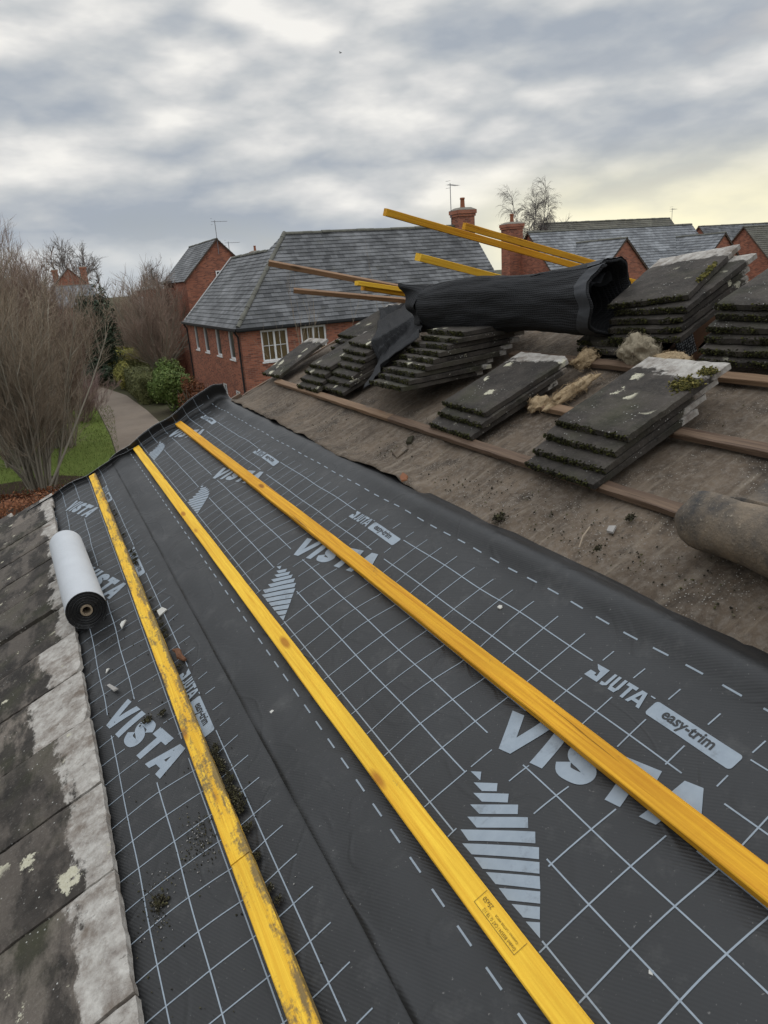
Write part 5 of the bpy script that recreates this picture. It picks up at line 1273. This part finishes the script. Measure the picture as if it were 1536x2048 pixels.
def taper(P, r0, r1, r, var=.3):
    n, k, _ = P.shape; s = r.uniform(1 - var, 1 + var, (n, 1)); return s * np.linspace(r0, r1, k)[None, :]
def bare_tree(name, label, loc, seed, stems, stem_L, lean, stem_r, lv, twig_mat, bark='bark_grey', cat='tree', group=None, trunk=None, stem_curve=.25, sk=8, base_r=.25):
    """lv: list of (children per branch, length, spread, radius, curve, t0)"""
    r = np.random.default_rng(seed); t = thing(name, label, cat, T(*loc), group); V0_, Q0 = [], []; off = 0
    ang = r.uniform(0, 2 * np.pi, stems); bs = np.stack([np.cos(ang) * base_r * r.random(stems), np.sin(ang) * base_r * r.random(stems), np.zeros(stems)], 1)
    if trunk: bs = bs * .4 + np.array([0, 0, trunk[0]]) * r.uniform(.75, 1.0, (stems, 1))
    ln = np.abs(r.normal(0, lean, stems)) + .05; dirs = np.stack([np.cos(ang) * ln, np.sin(ang) * ln, np.ones(stems)], 1)
    P = shoots(bs, dirs, stem_L * r.uniform(.65, 1.1, stems), sk, stem_curve, .10, r); parts = [(P, taper(P, stem_r, stem_r * .25, r), 6)]
    if trunk:
        Pt = np.array([[[0, 0, -.1], [.03, .02, trunk[0] * .5], [0, .04, trunk[0]]]]); parts.append((Pt, np.array([[trunk[1] * 1.25, trunk[1], trunk[1] * .85]]), 9))
    tw = []; cur = P
    for li, (m, L, sp, rad, cv, t0) in enumerate(lv):
        cur = children(cur, m, r, t0, 1.0, sp, L, 6 if li == 0 else 5, cv, .16)
        (parts if li == 0 and len(lv) > 1 else tw).append((cur, taper(cur, rad, rad * .35, r), 4 if li == 0 else 3))
    def join(lst, nm, mt):
        Vs, Qs, o_ = [], [], 0
        for P_, R_, s_ in lst: v_, q_ = tubes(P_, R_, s_); Vs.append(v_); Qs.append(q_ + o_); o_ += len(v_)
        return obj(nm, make_quads(nm, np.concatenate(Vs), np.concatenate(Qs), M[mt], True), t)
    join(parts, 'trunk', bark); join(tw, 'crown', twig_mat)
    return t
def leaf_bush(name, label, loc, size, n, leaf, material, seed, cat='shrub', lumps=14, boxy=0.0, stems=True, group=None):
    r = np.random.default_rng(seed); t = thing(name, label, cat, T(*loc), group); sx, sy, sz = size
    if boxy:
        c = np.stack([r.uniform(-1, 1, n), r.uniform(-1, 1, n), r.uniform(0, 1, n)], 1); f = r.integers(0, 4, n)
        for ax_, val in ((0, 1), (0, -1), (1, -1)): k = f == {(0, 1): 0, (0, -1): 1, (1, -1): 2}[(ax_, val)]; c[k, ax_] = val
        c[f == 3, 2] = 1; ok = np.array([1 + .10 * sn(p[0] * 2, p[1] * 5, p[2] * 3 + seed) for p in c])
        P = c * np.array([sx, sy, sz]) * ok[:, None] * np.array([1, 1, .98]) + r.normal(0, .05, (n, 3)); Nn = nrm(c - np.array([0, 0, .4]))
    else:
        lc = nrm(r.normal(0, 1, (lumps, 3))) * r.uniform(.35, .72, (lumps, 1)); lr = r.uniform(.28, .48, lumps); li = r.integers(0, lumps, n); dn = nrm(r.normal(0, 1, (n, 3)))
        q = lc[li] + dn * (lr[li] * r.uniform(.75, 1.06, n))[:, None]; P = q * np.array([sx, sy, sz]) + np.array([0, 0, sz * .82]); Nn = nrm(dn + q * .6 + np.array([0, 0, .35]))
    kp = P[:, 2] > .03; P, Nn = P[kp], Nn[kp]; n = len(P)
    Nn = nrm(Nn + r.normal(0, .45, (n, 3))); A = nrm(np.cross(Nn, r.normal(0, 1, (n, 3)))); B = np.cross(Nn, A); s = (leaf * r.uniform(.6, 1.3, n))[:, None]
    V = np.stack([P - A * s * .5, P + B * s * .24 + Nn * s * .08, P + A * s * .55, P - B * s * .24 + Nn * s * .08], 1).reshape(-1, 3)
    obj('foliage', make_quads('foliage', V, np.arange(4 * n).reshape(-1, 4), M[material]), t)
    if stems:
        m = 14; bs = np.zeros((m, 3)) + r.normal(0, .08, (m, 3)) * (1, 1, 0); dr = nrm(np.stack([r.normal(0, .5, m) * sx, r.normal(0, .5, m) * sy, np.ones(m) * sz], 1)); Pp = shoots(bs, dr, np.full(m, sz * 1.3), 5, .1, .1, r)
        v_, q_ = tubes(Pp, taper(Pp, .025, .006, r), 5); obj('stem', make_quads('stem', v_, q_, M['bark_grey'], True), t)
    return t

L3 = [(10, 2.2, .42, .013, .3, .2), (9, 1.1, .45, .0058, .25, .2), (4, .55, .45, .0040, .15, .3)]
bare_tree('bare_tree', 'big leafless many-stemmed tree fanning up at the left picture edge', (-.75, 27.6, 0), 1, 46, 6.9, .33, .044, L3, 'twig_tan', base_r=.35, stem_curve=.4)
bare_tree('bare_tree', 'reddish leafless tree behind the big fan-shaped one', (.4, 37.0, 0), 2, 40, 7.0, .24, .045, [(11, 2.4, .4, .014, .35, .15), (10, 1.2, .45, .0072, .3, .2), (4, .6, .45, .005, .15, .3)], 'twig_red', base_r=.6, stem_curve=.4)
bare_tree('bare_tree', 'tall thin reddish tree rising highest at the far left edge', (-1.6, 34.0, 0), 3, 38, 7.7, .17, .05, [(12, 2.6, .36, .014, .45, .15), (10, 1.3, .42, .0070, .35, .2), (4, .6, .45, .0048, .2, .3)], 'twig_red', base_r=.5, stem_curve=.5)
bare_tree('bare_tree', 'wide reddish thicket tree left of the path', (-.9, 55, 0), 4, 44, 6.2, .26, .05, [(11, 2.4, .45, .017, .3, .1), (10, 1.3, .5, .010, .3, .2)], 'twig_red', base_r=1.2, stem_curve=.4)
bare_tree('bare_tree', 'brown leafless tree between the thicket and the far houses', (-.5, 76, 0), 5, 38, 6.4, .34, .06, [(10, 2.8, .5, .02, .25, .1), (10, 1.4, .55, .013, .25, .2)], 'twig_red', base_r=1.6)
bare_tree('bare_tree', 'second tall reddish tree between the edge tree and the thicket', (-.9, 46.0, 0), 14, 40, 7.0, .20, .05, [(12, 2.6, .36, .015, .45, .15), (10, 1.3, .42, .0085, .35, .2), (3, .6, .45, .006, .2, .3)], 'twig_red', base_r=.8, stem_curve=.5)
bare_tree('bare_shrub', 'pinkish-brown leafless shrub leaning over the path edge', (1.4, 44.0, 0), 6, 80, 2.4, .55, .014, [(10, .9, .4, .008, .4, .2), (7, .5, .45, .0055, .3, .2)], 'twig_pink', 'twig_pink', 'shrub', base_r=.9)
bare_tree('bare_shrub', 'second pinkish leafless shrub further along the path edge', (.8, 51.0, 0), 7, 70, 2.6, .5, .018, [(10, 1.1, .4, .009, .4, .2), (7, .6, .45, .0065, .3, .2)], 'twig_pink', 'twig_pink', 'shrub', base_r=.9)
bare_tree('bare_tree', 'leafless tree with a grey trunk right of the path before the brick house', (7.2, 49.5, 0), 8, 26, 4.3, .50, .05, [(11, 2.2, .42, .014, .4, .1), (9, 1.1, .45, .008, .35, .15), (2, .6, .5, .0055, .1, .3)], 'twig_red', trunk=(1.5, .13), base_r=.2, stem_curve=.5)
bare_tree('bare_tree', 'brown leafless tree behind the grey trunked one', (8.3, 56, 0), 9, 40, 6.0, .36, .05, [(10, 2.6, .45, .017, .3, .1), (10, 1.3, .5, .0105, .3, .2)], 'twig_red', trunk=(1.2, .16), base_r=.4)
for k, (x, y, z) in enumerate(((8.8, 78, 7.4), (10.2, 80, 8.4), (11.6, 86, 9.0), (6.6, 96, 7.6), (1.0, 92, 6.2), (4, 88, 6.4))):
    bare_tree('bare_tree', ['leafless tree right of the dark evergreen, before the gabled house', 'leafless tree left of the small gabled house', 'taller leafless tree just left of the small gabled house', 'leafless tree at the far end of the path', 'low leafless tree before the far grey roof', 'low leafless tree below the far brick gable'][k],
              (x, y, 0), 20 + k, 24, z * .72, .30, .06, [(9, z * .30, .45, .02, .3, .15), (9, z * .16, .5, .013, .25, .15), (2, .7, .5, .009, .1, .3)], 'twig_tan' if k in (0, 1, 2) else 'twig_red', 'twig_grey', base_r=.7)
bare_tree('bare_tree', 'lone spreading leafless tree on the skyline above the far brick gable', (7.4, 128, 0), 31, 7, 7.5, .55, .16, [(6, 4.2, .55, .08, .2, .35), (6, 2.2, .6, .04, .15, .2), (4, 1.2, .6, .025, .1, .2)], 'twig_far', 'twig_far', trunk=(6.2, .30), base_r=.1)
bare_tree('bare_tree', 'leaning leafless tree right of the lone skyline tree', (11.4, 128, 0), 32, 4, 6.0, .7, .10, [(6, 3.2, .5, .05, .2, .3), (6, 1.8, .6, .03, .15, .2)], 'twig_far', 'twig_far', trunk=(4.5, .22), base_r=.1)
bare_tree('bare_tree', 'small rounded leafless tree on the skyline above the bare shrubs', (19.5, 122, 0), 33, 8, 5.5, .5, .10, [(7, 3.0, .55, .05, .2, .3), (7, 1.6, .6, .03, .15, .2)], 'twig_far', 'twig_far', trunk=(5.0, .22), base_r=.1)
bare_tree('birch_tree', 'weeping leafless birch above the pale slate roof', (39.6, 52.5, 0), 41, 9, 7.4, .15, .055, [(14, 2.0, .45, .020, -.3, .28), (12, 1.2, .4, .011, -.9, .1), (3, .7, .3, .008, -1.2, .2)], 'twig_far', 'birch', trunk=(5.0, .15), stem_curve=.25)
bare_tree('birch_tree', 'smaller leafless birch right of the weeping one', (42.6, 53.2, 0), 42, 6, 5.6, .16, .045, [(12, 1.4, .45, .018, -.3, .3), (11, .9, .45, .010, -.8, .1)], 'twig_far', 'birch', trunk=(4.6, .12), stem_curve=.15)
bare_tree('sapling', 'thin arching bare shoots in front of the brick house windows', (9.6, 27.6, 0), 51, 13, 6.6, .15, .012, [(4, 1.5, .3, .0055, .15, .5)], 'twig_tan', 'twig_tan', 'sapling', stem_curve=.1, base_r=.5)
bare_tree('sapling', 'pale bare shoots before the slate roof, left of the netting roll', (14.4, 28.6, 0), 52, 7, 7.6, .06, .012, [(4, 1.2, .25, .0055, .2, .6)], 'twig_tan', 'twig_tan', 'sapling', stem_curve=.1, base_r=.4)

leaf_bush('evergreen_tree', 'dark green holly-like evergreen at the bend of the path', (4.5, 62.5, 0), (1.8, 1.5, 4.5), 16000, .24, 'holly', 61, 'tree', 34)
leaf_bush('evergreen_bush', 'dark evergreen bush below the holly-like tree', (3.9, 60.5, 0), (1.4, 1.0, 1.2), 5000, .2, 'holly', 62, 'shrub')
leaf_bush('laurel_bush', 'glossy bright green laurel beside the path, nearest the roof', (6.75, 42.9, 0), (1.30, 1.5, 1.42), 11000, .15, 'laurel', 63, lumps=22)
leaf_bush('laurel_bush', 'second green laurel behind the bright one', (7.0, 46.6, 0), (1.2, 1.2, 1.55), 7000, .14, 'laurel', 64, lumps=18)
leaf_bush('hedge', 'dark clipped hedge running along the path', (6.6, 53.5, 0), (1.15, 6.2, 1.75), 15000, .13, 'privet', 65, 'hedge', boxy=1, stems=False)
leaf_bush('hedge_bush', 'rounded green hedge bush between the path and the dark hedge', (5.75, 49.5, 0), (.75, 1.6, 1.05), 6000, .13, 'privet', 72, 'hedge', lumps=16)
leaf_bush('hedge_bush', 'rounded yellow-green hedge bush beside the path near the evergreen', (5.5, 56.5, 0), (.9, 1.8, 1.25), 6000, .14, 'yellowhedge', 73, 'hedge', lumps=16)
leaf_bush('hedge', 'yellow-green clipped hedge block at the far end of the dark hedge', (6.75, 68, 0), (1.4, 3.0, 2.0), 9000, .15, 'yellowhedge', 66, 'hedge', boxy=1, stems=False)
leaf_bush('beech_bush', 'rusty leaved beech bush against the brick house side', (6.95, 36.4, 0), (.6, 1.0, 1.75), 3600, .13, 'rust', 67)
leaf_bush('beech_bush', 'rusty leaved beech bush behind the other one by the house wall', (7.0, 39.6, 0), (.55, .9, 1.35), 2400, .13, 'rust', 68)
leaf_bush('beech_hedge', 'rusty brown hedge at the left edge below the big bare tree', (-1.6, 24.2, 0), (1.9, .8, .95), 9000, .10, 'rust', 69, 'hedge', boxy=1, stems=False)
bare_tree('bare_shrub', 'olive-grey leafless shrub behind the dark hedge', (9.0, 60.5, 0), 71, 60, 3.6, .45, .02, [(10, 1.4, .5, .010, .2, .15), (6, .7, .5, .007, .2, .2)], 'twig_grey', 'twig_grey', 'shrub', base_r=1.2)

# a bird high over the roofs
mb = MB(); bd = [(0, -.22, 0), (.05, -.05, .03), (.05, .1, .02), (0, .3, 0), (-.05, .1, .02), (-.05, -.05, .03)]; mb.tube([(0, -.2, 0), (0, -.08, .01), (0, .08, .01), (0, .28, 0)], [.02, .06, .05, .012], 8)
for s_ in (-1, 1): mb.poly([(s_ * .03, -.08, .02), (s_ * .28, -.12, .16), (s_ * .48, .04, .10), (s_ * .25, .06, .14), (s_ * .03, .10, .02)])
tag(mb.build('bird', M['bird'], None, T(31.3, 70.84, 26.84) @ RZ(.6) @ Matrix.Scale(.55, 4)), 'tiny dark bird flying in the cloudy sky', 'bird')
